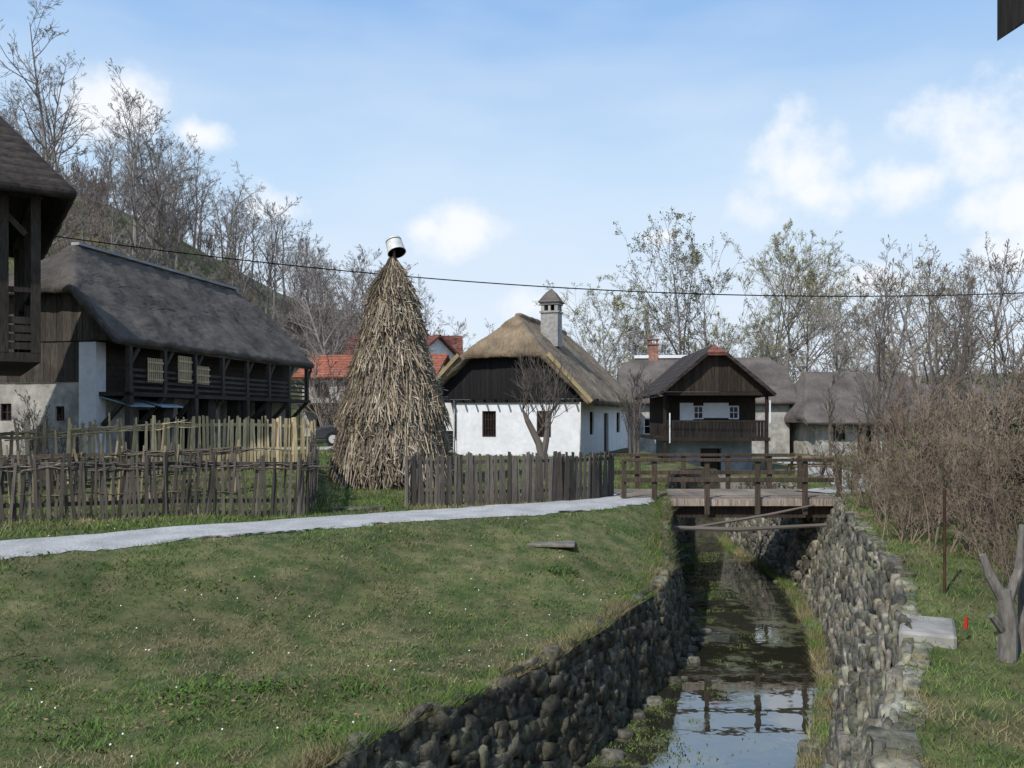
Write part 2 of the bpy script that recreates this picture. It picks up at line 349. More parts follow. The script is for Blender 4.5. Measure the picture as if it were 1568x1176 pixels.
def tow(o):
    co=np.zeros(len(o.data.vertices)*3,dtype=np.float32); o.data.vertices.foreach_get('co',co); co=co.reshape(-1,3,3); hh=co[:,2,2]-co[:,0,2]; co[:,0,2]=WZ-.02; co[:,1,2]=WZ-.02; co[:,2,2]=WZ+hh; o.data.vertices.foreach_set('co',co.ravel())
tow(o)
n=20000; y=np.random.uniform(10.5,29,n); x=ip(LF,y)+np.abs(np.random.randn(n))*.7; k=(fbm(x,y,1.0,4)>.52)&(x<ip(RF,y)); x,y=x[k],y[k]
o=blades('water_weed_patches',x,y,np.random.uniform(.01,.035,len(x)),np.full(len(x),.04),np.tile([.10,.13,.045],(len(x),1))*np.random.uniform(.5,1.3,(len(x),1)),1.5); tow(o)
VV=[];FF=[];CC=[];nn_=0; rs=np.random.RandomState(5)
for i in range(90):
    y=rs.uniform(9,27); x=float(ip(LF,y))+rs.uniform(-.1,.35) if rs.rand()<.6 else float(ip(RF,y))-rs.uniform(0,.3)
    r=rs.uniform(.05,.15); v=icob*np.array([r,r*rs.uniform(.6,1),r*.6])*(1+rs.uniform(-.2,.2,(len(ico),1)))+np.array([x,y,WZ])
    VV.append(v);FF.append(icof+nn_);nn_+=len(ico); k=rs.uniform(.6,1.5); CC.append(np.full((len(ico),3),k))
npmesh('stream_stones',np.concatenate(VV),np.concatenate(FF),np.concatenate(CC),M_stoneD)
mb=MB(); rnd=random.Random(5)
for i in range(110):
    y=rnd.uniform(7,17); x=rnd.uniform(-.6,.35)*y
    if x>float(ip(LT,y))-.1 or abs(y-float(yp(x)))<1.1: continue
    z=float(zg(x,y))+.05; r=.009
    mb.face([(x+r*math.cos(a*1.047),y+r*math.sin(a*1.047),z+.006*math.sin(a)) for a in range(6)])
mb.build('daisies',M_petal)
mb=MB()
tufts=[(-3.2,8.9,220,.38),(-2.6,9.2,100,.2),(-1.6,9.1,40,.2),(.85,14.2,90,.18),(-.9,8.6,30,.15),(-5.5,9.5,40,.25),(-4.3,12,40,.2),(-4.2,7.9,50,.25),(-1.7,7.8,40,.2)]
for i in range(40): 
    y=rnd.uniform(7.2,15); tufts.append((rnd.uniform(-.58,.1)*y,y,rnd.randint(4,14),rnd.uniform(.05,.14)))
for (cx,cy,nn,rr) in tufts:
    for i in range(nn):
        a=rnd.uniform(0,6.28); q=rr*math.sqrt(rnd.random()); x=cx+q*math.cos(a)*1.6; y=cy+q*math.sin(a)
        if x>float(ip(LT,y))-.05 or abs(y-float(yp(x)))<1.0: continue
        z=float(zg(x,y)); b2=rnd.uniform(0,6.28); l=rnd.uniform(.04,.10); w=rnd.uniform(.008,.018)
        d=Vector((math.cos(b2),math.sin(b2),0)); p=Vector((-d.y,d.x,0)); o0=Vector((x,y,z)); k=rnd.uniform(.6,1.2)
        mb.face([o0,o0+d*l*.5+p*w+Vector((0,0,l*.6)),o0+d*l+Vector((0,0,l*.7)),o0+d*l*.5-p*w+Vector((0,0,l*.6))],(.08*k,.14*k,.035*k))
mb.build('broadleaf_weeds',M_blade)
mb=MB()
for i in range(3600):
    y=6.5+11*rnd.random()**1.4; x=rnd.uniform(-.6,.3)*y
    if x>float(ip(LT,y))-.05 or abs(y-float(yp(x)))<1.0 or float(vn(np.array(x),np.array(y),1.5,12))<.5: continue
    z=float(zg(x,y))+.03; r=rnd.uniform(.012,.03); a=rnd.uniform(0,6.28); k=rnd.uniform(.6,1.3)
    u=Vector((math.cos(a),math.sin(a),rnd.uniform(-.4,.4)))*r; v_=Vector((-math.sin(a),math.cos(a),rnd.uniform(-.4,.4)))*r*.6; p=Vector((x,y,z))
    mb.face([p-u,p+v_,p+u,p-v_],(.24*k,.17*k,.10*k))
mb.build('leaf_litter',M_blade)

# ------------------------------------------------------------ fences
def fence(name,pts,h,w,gap,cols,rails=(.25,.85),woven=0,tilt=.04,hj=.08,th=.022,lift=0):
    P=[Vector((p[0],p[1],0)) for p in pts]; mb=MB(); rnd=random.Random(len(name)+int(pts[0][0]*10))
    for a,b in zip(P[:-1],P[1:]):
        L=(b-a).length
        d=(b-a).normalized(); nrm=Vector((-d.y,d.x,0)); s=0
        while s<L:
            ww=w*rnd.uniform(.6,1.35); c=a+d*(s+ww/2); z=float(zg(c.x,c.y))+lift-.03; hh=h*(1+rnd.uniform(-1,1)*hj)
            col=rnd.choice(cols); k=rnd.uniform(.7,1.3); col=tuple(q*k for q in col)
            t=rnd.gauss(0,tilt); t2=rnd.gauss(0,tilt*.6); up=Vector((0,0,1))
            o=c+up*z+nrm*rnd.uniform(-.01,.01); top=o+up*hh+d*t*hh+nrm*t2*hh
            kk=rnd.uniform(.5,.95); e=rnd.uniform(-.4,.4)*ww
            hx=d*ww/2; hn=nrm*th/2
            mb.hexa([o-hx-hn,o+hx-hn,o+hx+hn,o-hx+hn,top-hx*kk-hn+up*e*.5,top+hx*kk-hn-up*e*.5,top+hx*kk+hn-up*e*.5,top-hx*kk+hn+up*e*.5],col)
            s+=ww+gap*rnd.uniform(.2,1.8)
        for r in rails:
            nn=max(1,int(L/2.2))
            for q in range(nn):
                p0=a+d*L*q/nn; p1=a+d*L*(q+1)/nn
                z0=float(zg(p0.x,p0.y))+lift+h*r; z1=float(zg(p1.x,p1.y))+lift+h*r
                mb.beam(p0+nrm*.05+Vector((0,0,z0)),p1+nrm*.05+Vector((0,0,z1)),.05,.08,tuple(q2*.8 for q2 in cols[0]))
                if r==rails[0]: mb.tube([p0+nrm*.13+Vector((0,0,z0-h*r-.1)),p0+nrm*.13+Vector((0,0,z0-h*r+h*.98))],[.055,.045],7,tuple(q2*1.2 for q2 in cols[1]))
        for q in range(int(L*woven)):
            s0=rnd.uniform(-.4,L-1); ll=rnd.uniform(1.2,2.6); zz=h*rnd.choice([.78,.82,.86,.4,.8]); pp=[]
            for m in range(7):
                c=a+d*(s0+ll*m/6); c=c+nrm*(.035*(-1)**m)
                pp.append(c+Vector((0,0,float(zg(c.x,c.y))+lift+zz+rnd.gauss(0,.025))))
            k=rnd.uniform(.6,1.4); mb.tube(pp,[.018,.017,.015,.013,.012,.01,.006],4,tuple(v*k for v in cols[-1]))
    return mb.build(name,M_wood)
dk=[(.085,.075,.065),(.12,.105,.09),(.065,.058,.05),(.145,.125,.105)]
md=[(.105,.093,.082),(.14,.122,.108),(.082,.072,.064)]
fence('picket_fence',[(-2.25,19.2),(-1.2,19.35),(0,19.6),(1.3,20.1),(2.1,20.75),(2.55,21.6)],1.17,.095,.012,md,hj=.06,tilt=.025)
fence('picket_fence',[(-2.25,19.2),(-2.3,21.5)],1.17,.095,.012,md,hj=.05,tilt=.02)
fence('woven_stake_fence',[(-16,14.2),(-12.5,15.4),(-9.6,16.3),(-7,17.1),(-4.25,17.5)],1.25,.06,.03,dk,woven=5,tilt=.07,hj=.1)
fence('woven_stake_fence',[(-4.25,17.5),(-4.6,20),(-5.7,24.3)],1.22,.075,.02,dk,woven=2,tilt=.05)
lt_=[(.60,.49,.29),(.52,.42,.25),(.42,.34,.21),(.66,.54,.33)]
fence('pale_stake_fence',[(-9.6,22.7),(-7.5,24.0),(-5.75,24.6)],1.42,.085,.02,lt_,tilt=.03,hj=.04,lift=.1)
fence('pale_stake_fence',[(-18,19.3),(-14,20.3),(-11,21.2),(-9.3,22.4)],1.5,.075,.06,[(.3,.24,.16),(.60,.49,.29),(.42,.33,.2),(.55,.45,.28)],woven=4,tilt=.06,hj=.14,lift=.1)
fence('woven_stake_fence',[(-15,17.8),(-11.8,18.6),(-9,19.6),(-6.5,20.4)],1.2,.055,.08,[(.16,.135,.10),(.34,.28,.18),(.13,.108,.085)],woven=6,tilt=.1,hj=.15,lift=.1)

# ------------------------------------------------------------ roofs / houses
def roof(name,parent,xl,xr,xm,y0,y1,zl,zre,zr,hipF=None,hipB=None,th=.3,mats=None,disp=.1,lev=4,bw=.12):
    bm=bmesh.new(); v=lambda *a: bm.verts.new(a)
    EL0,ER0,EL1,ER1=v(xl,y0,zl),v(xr,y0,zre),v(xl,y1,zl),v(xr,y1,zre)
    def hip(h,yb,sg):
        if not h: return v(xm,yb,zr),None,None
        aa,zh=h; tl=(zh-zl)/(zr-zl); tr=(zh-zre)/(zr-zre)
        if tl<=0.01: return v(xm,yb+sg*aa,zr),None,None
        return v(xm,yb+sg*aa,zr),v(xl+(xm-xl)*tl,yb,zh),v(xr+(xm-xr)*tr,yb,zh)
    R0,HL0,HR0=hip(hipF,y0,1); R1,HL1,HR1=hip(hipB,y1,-1)
    fl=[EL0,HL0,R0,R1,HL1,EL1]; fr=[ER0,HR0,R0,R1,HR1,ER1]
    f=bm.faces.new([q for q in fl if q]); f.material_index=0
    f=bm.faces.new([q for q in fr if q]); f.material_index=0
    if hipF: f=bm.faces.new([HL0,R0,HR0] if HL0 else [EL0,R0,ER0]); f.material_index=1
    if hipB: f=bm.faces.new([HL1,R1,HR1] if HL1 else [EL1,R1,ER1]); f.material_index=1
    bm.normal_update()
    for f in bm.faces:
        if f.normal.z<0: f.normal_flip()
    me=bpy.data.meshes.new(name); bm.to_mesh(me); bm.free()
    for m in mats: me.materials.append(m)
    o=bpy.data.objects.new(name,me); link(o,parent)
    s=o.modifiers.new('s','SOLIDIFY'); s.thickness=th; s.offset=-1; s.use_even_offset=True
    if disp:
        if th>.2:
            bv=o.modifiers.new('b','BEVEL'); bv.width=bw; bv.segments=3; bv.limit_method='ANGLE'; bv.angle_limit=.3
        u=o.modifiers.new('u','SUBSURF'); u.subdivision_type='SIMPLE'; u.levels=lev; u.render_levels=lev
        t=bpy.data.textures.get('cl') or bpy.data.textures.new('cl','CLOUDS'); t.noise_scale=.7; t.noise_depth=3
        d=o.modifiers.new('d','DISPLACE'); d.texture=t; d.strength=disp*1.6; d.mid_level=.5; d.texture_coords='LOCAL'
    return o
def win(fr,gl,p0,p1,a0,a1,z0,z1,depth=.1,fw=.05,bars=(1,1),col=(1,1,1)):
    for A,B,C,D in ((a0,a1,z0,z0+fw),(a0,a1,z1-fw,z1),(a0,a0+fw,z0+fw,z1-fw),(a1-fw,a1,z0+fw,z1-fw)): fr.slab(p0,p1,A,B,depth-.05,depth+.02,C,D,col)
    for i in range(bars[0]): 
        c=a0+(a1-a0)*(i+1)/(bars[0]+1); fr.slab(p0,p1,c-.014,c+.014,depth-.03,depth,z0+fw,z1-fw,col)
    for i in range(bars[1]):
        c=z0+(z1-z0)*(i+1)/(bars[1]+1); fr.slab(p0,p1,a0+fw,a1-fw,depth-.028,depth-.002,c-.014,c+.014,col)
    gl.slab(p0,p1,a0+.01,a1-.01,depth+.022,depth+.03,z0+.01,z1-.01)
def gable(mb,x0,x1,y,zb,zf,bw=.2,col=(1,1,1),th=.05,seed=1):
    rnd=random.Random(seed); x=x0
    while x<x1-1e-3:
        w=min(bw*rnd.uniform(.8,1.2),x1-x); k=rnd.uniform(.7,1.35); h0,h1=zf(x),zf(x+w)
        if min(h0,h1)>zb+.01: mb.slab((x,y),(x+w,y),0,w-.008,rnd.uniform(0,.012),th,zb,h0,tuple(c*k for c in col),0,h1)
        x+=w

# ---- main thatched house
H=empty('thatched_house',(-2.6,39.7,0),-math.atan2(.3,.954))
W,Ln=5.9,12.6; zb,zt=-.1,2.85
mb=MB(); fr=MB(); gl=MB()
ops=[(1.28,1.95,1.12,2.32),(3.9,4.57,1.12,2.32)]
mb.wall((0,0),(W,0),zb,zt,.35,ops)
ops2=[(2.1,3.0,1.2,2.3),(5.5,6.7,.2,2.25),(9,10,1.2,2.3)]
mb.wall((W,.352),(W,Ln),zb,zt,.35,[(a-.35,b-.35,c,d) for a,b,c,d in ops2])
mb.wall((W-.352,Ln),(0,Ln),zb,zt,.35); mb.wall((0,Ln-.352),(0,.352),zb,zt,.35)
mb.slab((-2.2,2.6),(-.002,2.6),0,2.198,0,.3,zb,zt)
mb.build('walls',M_white,H)
M_frame=pmat('brown_window_frame',(.035,.018,.012),(.07,.036,.024),bump=0)
for a,b_,c,d in ops: win(fr,gl,(0,0),(W,0),a,b_,c,d,.12,.06,(4,2))
for a,b_,c,d in (ops2[0],ops2[2]): win(fr,gl,(W,0),(W,Ln),a,b_,c,d,.12,.06,(1,1))
fr.slab((W,0),(W,Ln),5.5,6.7,.12,.18,.2,2.25)
win(fr,gl,(-1.6,2.55),(0,2.55),.5,1.2,1.0,2.2,.0,.06,(1,1))
fr.build('window_frames_and_door',M_frame,H); gl.build('window_glass',M_glass,H)
mb=MB()
xl_,xr_,xm_=-1.5,W+.75,2.5; zL,zR_,zRd=3.15,2.75,6.95
def zf(x):
    z=zL+(zRd-zL)*(x-xl_)/(xm_-xl_) if x<xm_ else zR_+(zRd-zR_)*(xr_-x)/(xr_-xm_)
    return min(z-.33,5.0)
gable(mb,-1.1,W+.3,-.05,2.86,zf,.2)
mb.box((2.4,-.02,2.78),(7.7,.16,.14)); 
for i in range(16): mb.box((-1.2+i*.53,-.28,2.8),(.07,.4,.08))
mb.box((-1.15,.0,1.3),(.13,.13,2.8))
mb.box((-.62,.0,.75),(.9,.04,1.3))
mb.build('gable_boards',M_black,H)
mb=MB(); 
mb.tube([(W+.05,-.12,2.7),(W+.05,-.12,.1)],.035,6); mb.tube([(-.1,-.1,2.8),(-.05,-.12,2.3),(-.05,-.12,.1)],.035,6)
mb.build('downpipes',M_metal,H,True)
roof('thatch_roof',H,xl_,xr_,xm_,-.6,Ln+.5,zL,zR_,zRd,(2.0,5.0),(1.7,5.15),.32,[TH_s,TH_f],.12,6,.15)
mb=MB(); rr=[]
for i in range(24): rr.append((xm_+random.uniform(-.03,.03),1.5+i*.42,zRd-.05+random.uniform(-.02,.03)))
mb.tube(rr,[.1]+[.17]*22+[.1],8)
mb.build('ridge_straw_roll',TH_f,H,True)
mb=MB()
mb.beam((xl_+.06,-.66,zL-.04),(.35,-.66,4.9),.08,.17); mb.beam((xr_-.06,-.66,zR_-.04),(4.6,-.66,4.87),.08,.17)
mb.build('cut_thatch_verge',pmat('cut_straw',(.22,.175,.09),(.38,.31,.17),nscale=14,bump=.6,bdist=.02),H)
ch=MB(); cx,cy=3.65,3.56
ch.box((cx,cy,6.35),(.86,.86,1.7),mi=0); ch.box((cx,cy,7.21),(.98,.98,.09),mi=0)
for sx in(-1,1):
    for sy in(-1,1): ch.box((cx+sx*.34,cy+sy*.34,7.41),(.16,.16,.31),mi=0)
for sx in(-1,1):
    ch.box((cx+sx*.36,cy,7.41),(.1,.12,.31),mi=0); ch.box((cx,cy+sx*.36,7.41),(.12,.1,.31),mi=0)
ch.box((cx,cy,7.41),(.4,.4,.3),mi=1); ch.box((cx,cy,7.62),(.94,.94,.11),mi=0)
n0=7.68; e=.56
for A,B in (((-e,-e),(e,-e)),((e,-e),(e,e)),((e,e),(-e,e)),((-e,e),(-e,-e))):
    ch.face([(cx+A[0],cy+A[1],n0),(cx+B[0],cy+B[1],n0),(cx+B[0]*.4,cy+B[1]*.4,n0+.5),(cx+A[0]*.4,cy+A[1]*.4,n0+.5)],mi=2)
    ch.face([(cx+A[0]*.4,cy+A[1]*.4,n0+.5),(cx+B[0]*.4,cy+B[1]*.4,n0+.5),(cx,cy,n0+.72)],mi=2)
ch.face([(cx-e,cy-e,n0),(cx-e,cy+e,n0),(cx+e,cy+e,n0),(cx+e,cy-e,n0)],mi=2)
ch.build('chimney',[pmat('chimney_plaster',(.24,.23,.22),(.40,.39,.37),bump=.3,bdist=.01),M_dark,TG_s],H)

# ---- long thatched farm building (left)
B=empty('thatched_barn',(-12.9,28,0),-math.atan2(.203,.979))
roof('thatch_roof',B,-7.1,.1,-3.5,-.2,14.8,4.62,4.62,8.3,(2.3,6.4),(1.4,6.9),.3,[TD_s,TD_f],.12,6,.14)
mb=MB(); mb.beam((-3.5,2.2,8.34),(-3.5,13.4,8.34),.34,.10); mb.build('ridge_cap',pmat('pale_ridge',(.22,.22,.24),(.34,.34,.36)),B)
pl=MB(); wd=MB(); dkk=MB(); pw=MB(); ef=MB(); eg=MB()
pl.wall((-9.6,.5),(-1.95,.5),.2,3.2,.3,[(4.5,4.95,1.9,2.5),(6.7,7.05,1.9,2.4)]); 
win(ef,eg,(-9.6,.5),(-1.95,.5),4.5,4.95,1.9,2.5,.12,.04,(1,1)); win(ef,eg,(-9.6,.5),(-1.95,.5),6.7,7.05,1.9,2.4,.12,.04,(1,1))
pw.slab((-1.95,.46),(-1.28,.46),0,.66,0,.5,.2,4.58)
zf2=lambda x: min(8.3-abs(x+3.5)*(3.68/3.6)-.4,6.4)
gable(wd,-9.6,-1.96,.44,3.22,lambda x:4.6,.24,seed=3)
gable(wd,-6.9,-.15,.40,4.62,zf2,.22,seed=5)
pl.wall((-1.3,.97),(-1.3,14.4),.2,2.85,.3,[(1.8,2.8,.3,2.3),(4.2,5.3,.3,2.4),(6.4,7.0,1.4,2.0),(8.4,9.6,.3,2.4),(11.4,12.0,1.3,2.0)])
dkk.slab((-1.3,.97),(-1.3,14.4),.5,13.3,.305,.36,.2,2.84)
for i in range(9): wd.slab((-1.3,.97),(-1.3,14.4),0,13.4,-.015+.01*(i%2),.25,2.86+i*.2,3.05+i*.2,(.75,.75,.75))
wd.box((-.75,7.6,2.82),(1.3,14.0,.14),col=(.7,.7,.7))
for i in range(8):
    y=.7+i*1.95
    wd.box((-.2,y,3.75),(.16,.16,1.75)); 
    wd.beam((-.2,y,3.1-.35),(-1.2,y,1.75),.14,.14)
    if i%2==0: wd.box((-.2,y,1.6),(.2,.2,2.9))
    if i<7:
        for z in (3.05,3.25,3.45,3.65): wd.box((-.2,y+.975,z),(.04,1.78,.09),col=(.9,.9,.9))
    wd.beam((-.2,y+.1,3.9),(-.2,y+.5,4.4),.1,.1)
wd.box((-.2,7.6,4.52),(.18,14.4,.18))
for y in (3.0,5.9,8.2,10.6): wd.hexa([(-.75,y-.35,.2),(-.3,y-.35,.2),(-.3,y+.1,.2),(-.75,y+.1,.2),(-.95,y+.0,2.75),(-.4,y+.0,2.75),(-.4,y+.6,2.75),(-.95,y+.6,2.75)],(.5,.5,.5))
ef.build('window_frames',M_frame,B); eg.build('window_glass',M_glass,B)
pl.build('plaster_walls',M_grey,B); pw.build('white_corner_pier',M_white,B); wd.build('timber_gallery',M_wdark,B); dkk.build('dark_interior',M_dark,B)
cr_=MB()
for (y,z,hh) in ((1.6,3.25,.85),(3.4,3.3,1.0),(4.6,3.3,.7)):
    for k in range(8): cr_.box((-.10,y+k*.11,z+hh/2),(.03,.06,hh),col=(.46,.37,.23))
    for k in range(3): cr_.box((-.075,y+.4,z+.1+k*hh*.35),(.02,.9,.06),col=(.5,.41,.27))
cr_.build('drying_crates',M_wood,B)
mb=MB()
for y in (.6,2.3): mb.hexa([(-1.28,y,2.72),(-.05,y,2.38),(-.05,y+1.3,2.38),(-1.28,y+1.3,2.72),(-1.28,y,2.75),(-.05,y,2.42),(-.05,y+1.3,2.42),(-1.28,y+1.3,2.75)])
mb.build('tin_canopy',M_bluetin,B)

# ---- parked car beyond the barn (side on, mostly behind the stack)
CR=empty('parked_car',(-8.35,36.0,float(zg(-8.0,36.0))+.05),math.radians(4))
M_car=pmat('car_paint_dark',(.03,.032,.036),(.04,.043,.048),bump=0,rough=.3,spec=.6)
M_tyre=pmat('tyre_rubber',(.012,.012,.012),(.02,.02,.02),bump=0)
prof_=[(0,.38),(.02,.72),(.25,.86),(1.05,.95),(1.6,1.36),(2.2,1.44),(3.1,1.40),(3.65,1.0),(3.95,.92),(4.02,.45),(3.9,.3),(.1,.3)]
bm=bmesh.new(); A=[bm.verts.new((x,0,z)) for x,z in prof_]; Bv=[bm.verts.new((x,1.65,z)) for x,z in prof_]
for i in range(len(A)):
    k=(i+1)%len(A); bm.faces.new((A[i],A[k],Bv[k],Bv[i]))
bm.faces.new(A[::-1]); bm.faces.new(Bv)
for v in bm.verts:
    if v.co.z>1.2: v.co.y+= .14 if v.co.y<.5 else -.14
bmesh.ops.recalc_face_normals(bm,faces=bm.faces)
me=bpy.data.meshes.new('body'); bm.to_mesh(me); bm.free(); me.materials.append(M_car); o=link(bpy.data.objects.new('body',me),CR); bv=o.modifiers.new('b','BEVEL'); bv.width=.06; bv.segments=3
mb=MB()
for (xa,xb,xc,xd) in ((1.2,1.68,2.2,2.2),(2.3,2.3,3.02,3.35)):
    mb.hexa([(xa,-.012,.97),(xd,-.012,.97),(xd,.02,.97),(xa,.02,.97),(xb,.10,1.32),(xc,.10,1.32),(xc,.15,1.32),(xb,.15,1.32)])
mb.hexa([(1.02,.2,.98),(1.10,.2,.96),(1.10,1.45,.96),(1.02,1.45,.98),(1.50,.25,1.33),(1.6,.25,1.33),(1.6,1.4,1.33),(1.50,1.4,1.33)])
mb.build('windows',M_glass,CR)
mb=MB()
for x in (.75,3.2):
    for y in (-.02,1.5): mb.tube([(x,y,.31),(x,y+.17,.31)],.31,18,mi=0); mb.tube([(x,y-.01,.31),(x,y+.18,.31)],.18,12,mi=1)
mb.build('wheels',[M_tyre,M_metal],CR)
mb=MB(); mb.box((-.0,.25,.68),(.05,.3,.13)); mb.box((0,1.4,.68),(.05,.3,.13)); mb.build('headlamps',M_metal,CR)

# ---- foreground timber granary (left edge)
G=empty('timber_granary',(-11.1,20.0,0),math.radians(33))
st=MB(); st.wall((-8,.6),(-1.7,.6),-.2,3.3,.5,[(2.5,3.6,.0,2.2)]); st.wall((-1.7,1.11),(-1.7,7.5),-.2,3.3,.5); st.build('stone_base',M_grey,G)
wd=MB(); DK=(.6,.58,.56)
wd.box((-4,4,3.42),(8,8,.22),col=DK); 
for z in (3.58,3.78,3.98,4.18): 
    wd.box((-.08,4,z+.1),(.06,7.8,.16),col=DK); wd.box((-4,.05,z+.1),(7.8,.06,.16),col=DK)
for i in range(9):
    z=4.45+i*.34
    wd.slab((-8,1.2),(-1.2,1.2),0,6.8,0,.2,z-1.0 if i==0 else z,z+.32,DK)
    wd.slab((-1.2,1.21),(-1.2,7.6),0,6.4,0,.2,z-1.0 if i==0 else z,z+.32,DK)
for x in (-.1,-.75,-2.4,-4.8): wd.box((x,.1,5.45),(.2,.2,3.9),col=DK)
for y in (2.6,5,7.5): wd.box((-.1,y,5.45),(.2,.2,3.9),col=DK)
wd.beam((-.1,.15,6.3),(-.1,1.0,7.25),.13,.13,DK); wd.beam((-.3,.1,6.3),(-1.2,.1,7.25),.13,.13,DK)
wd.box((-4,.1,5.0),(7.8,.12,.12),col=DK); wd.box((-.1,4,5.0),(.12,7.6,.12),col=DK)
wd.box((-4,.1,7.3),(8.1,.22,.22),col=DK); wd.box((-.1,4,7.3),(.22,8.1,.22),col=DK)
for i in range(7): wd.box((-1.9,.45,4.5+i*.38),(2.0,.06,.08),col=(2.2,2.0,1.7))
wd.build('timber_frame',M_wdark,G)
roof('shingle_roof',G,-8.9,.75,-4.1,-.75,8.7,7.25,7.25,13.2,(3.9,7.27),(3.9,7.27),.22,[M_shing,M_shing],.05,5)

# ---- generic far houses
def house(name,loc,rz,W,L,h,ridge,rmats,wmat,over=.5,th=.15,along='x',hip=None,wins=(),disp=0,chim=None,gmat=None,base=-.4,wincol=None):
    E=empty(name,loc,rz); mb=MB(); fr=MB(); gl=MB()
    w,l=W,L
    mb.wall((0,0),(w,0),base,h,.3,wins); mb.wall((w,.301),(w,l),base,h,.3); mb.wall((w-.301,l),(0,l),base,h,.3); mb.wall((0,l-.301),(0,.301),base,h,.3)
    mb.build('walls',wmat,E)
    for o in wins: win(fr,gl,(0,0),(w,0),*o,.1,.06,(1,1))
    if wins: fr.build('window_frames',wincol or M_white,E); gl.build('window_glass',M_glass,E)
    if along=='y':
        roof('roof',E,-over,w+over,w/2,-over,l+over,h-.25,h-.25,ridge,hip,hip,th,rmats,disp,4)
        if not hip or hip[1]>h+.3:
            g=MB(); top=(hip[1] if hip else ridge)
            zz=lambda x: min(h-.25+(ridge-h+.25)*(1-abs(x-w/2)/(w/2+over))-th*1.3,top)
            gable(g,0.02,w-.02,.01,h+.002,zz,.25,th=.08); gable(g,0.02,w-.02,l-.1,h+.002,zz,.25,th=.08); g.build('gable_boards',gmat or M_black,E)
    else:
        P=bpy.data.objects.new('roof_frame',None); link(P,E); P.rotation_euler=(0,0,math.pi/2); P.location=(w,0,0)
        roof('roof',P,-over,l+over,l/2,-over,w+over,h-.25,h-.25,ridge,hip,hip,th,rmats,disp,4)
        if not hip:
            g=MB(); zz=lambda x: h-.25+(ridge-h+.25)*(1-abs(x-l/2)/(l/2+over))-th*1.3
            gable(g,0.02,l-.02,.01,h+.002,zz,.25,th=.1); gable(g,0.02,l-.02,w-.11,h+.002,zz,.25,th=.1); g.build('gable_wall',gmat or M_white,P)
    if chim:
        c=MB(); x,y,z=chim; c.box((x,y,z-.8),(.6,.6,1.6)); c.box((x,y,z+.04),(.75,.75,.08)); 
        c.box((x,y,z+.35),(.8,.8,.06)); [c.box((x+a*.25,y+b*.25,z+.2),(.08,.08,.25)) for a in(-1,1) for b in(-1,1)]
        c.build('chimney',M_brick,E)
    return E
TC=house('tiled_cottage',(-13.6,55,0),math.radians(-8),8.5,6,4.9,6.3,[M_tile,M_tile],M_grey,wins=[(.9,1.8,3.3,4.3),(2.9,3.9,3.3,4.3),(5.2,6.1,3.3,4.3),(1.0,2.2,.2,2.2),(4,5,1.2,2.2)],wincol=M_frame)
mb=MB(); mb.box((4.25,-.7,2.9),(8.6,1.4,.12)) 
for i in range(5): mb.box((.3+i*1.95,-1.3,1.5),(.12,.12,2.68))
mb.build('timber_veranda',M_wdark,TC)
house('red_roof_house',(-8.4,62,.3),math.radians(38),7,7.5,5.0,8.0,[M_tileD,M_tileD],M_white,along='y',over=.45,wins=[(2.9,3.9,3,4.2)],gmat=M_white,chim=(4.4,3.5,8.3))
house('red_roof_house',(-13.5,70,2),math.radians(5),9,7,4.6,7.2,[M_tileD,M_tileD],M_white,along='x',chim=(6,3.5,8.0))
SF=house('shingled_farmhouse',(6.9,51,-.2),math.radians(-6),9.5,8,3.4,6.1,[TG_s,TG_f],M_grey,along='x',hip=(1.0,5.3),th=.25,disp=.06,chim=(1.8,4,6.9),wins=[(1,1.8,1.2,2.2),(3.5,4.3,1.2,2.2)])
mb=MB(); mb.beam((.6,4,6.14),(5.4,4,6.14),.5,.2); mb.build('white_ridge_capping',M_white,SF)
house('low_thatched_cottage',(17.0,47.5,-.3),math.radians(4),7.6,6.5,2.3,5.1,[TG_s,TG_f],M_grey,along='x',hip=(1.6,2.35),over=.8,th=.3,disp=.12,wins=[(1,1.7,1,1.8),(4,4.7,1,1.8),(2.4,3.2,.1,1.9)],wincol=M_frame)
house('white_cottage',(24.5,58,-.2),math.radians(-4),9,6,2.8,4.6,[TG_s,TG_f],M_white,along='x',hip=(1.2,2.9),over=.5,th=.2,disp=.06,wins=[(2,2.8,1,2)],wincol=M_frame)

# ---- watermill with balcony
Mi=empty('watermill_granary',(6.5,34,0),math.radians(-1))
lw=MB(); up=MB(); ww=MB(); fr=MB(); gl=MB()
lw.wall((.25,1.0),(3.35,1.0),-2.2,1.1,.3,[(1.0,1.85,-2.2,.75)]); lw.wall((3.35,1.31),(3.35,6.5),-2.2,1.1,.3); lw.wall((.25,6.5),(.25,1.31),-2.2,1.1,.3)
lw.build('lower_walls',M_bluegrey,Mi)
gl.slab((.25,1),(3.35,1),.9,2.0,.31,.35,-2.2,.9)  # no pane: near-black sheet behind the mill opening, standing in for shade inside
up.wall((-.05,1.0),(3.5,1.0),1.22,3.0,.2,[(1.0,1.42,1.95,2.5),(2.45,2.87,1.95,2.5)],(.5,.45,.42))
up.wall((3.5,1.2),(3.5,6.5),1.22,2.95,.2,(),(.5,.45,.42)); up.wall((-.05,6.5),(-.05,1.2),1.22,2.95,.2,(),(.5,.45,.42))
up.build('upper_log_walls',M_wdark,Mi)
pw=MB(); pw.slab((-.05,1),(3.5,1),.45,1.0,-.012,0,1.9,2.62); pw.slab((-.05,1),(3.5,1),1.42,2.45,-.012,0,2.0,2.62); pw.build('white_panels',M_white,Mi)
for a in (1.0,2.45): win(fr,gl,(-.05,1),(3.5,1),a,a+.42,1.95,2.5,.03,.05,(1,1))
fr.build('window_frames',M_white,Mi); gl.build('window_glass',M_glass,Mi)
D5=(.42,.38,.36)
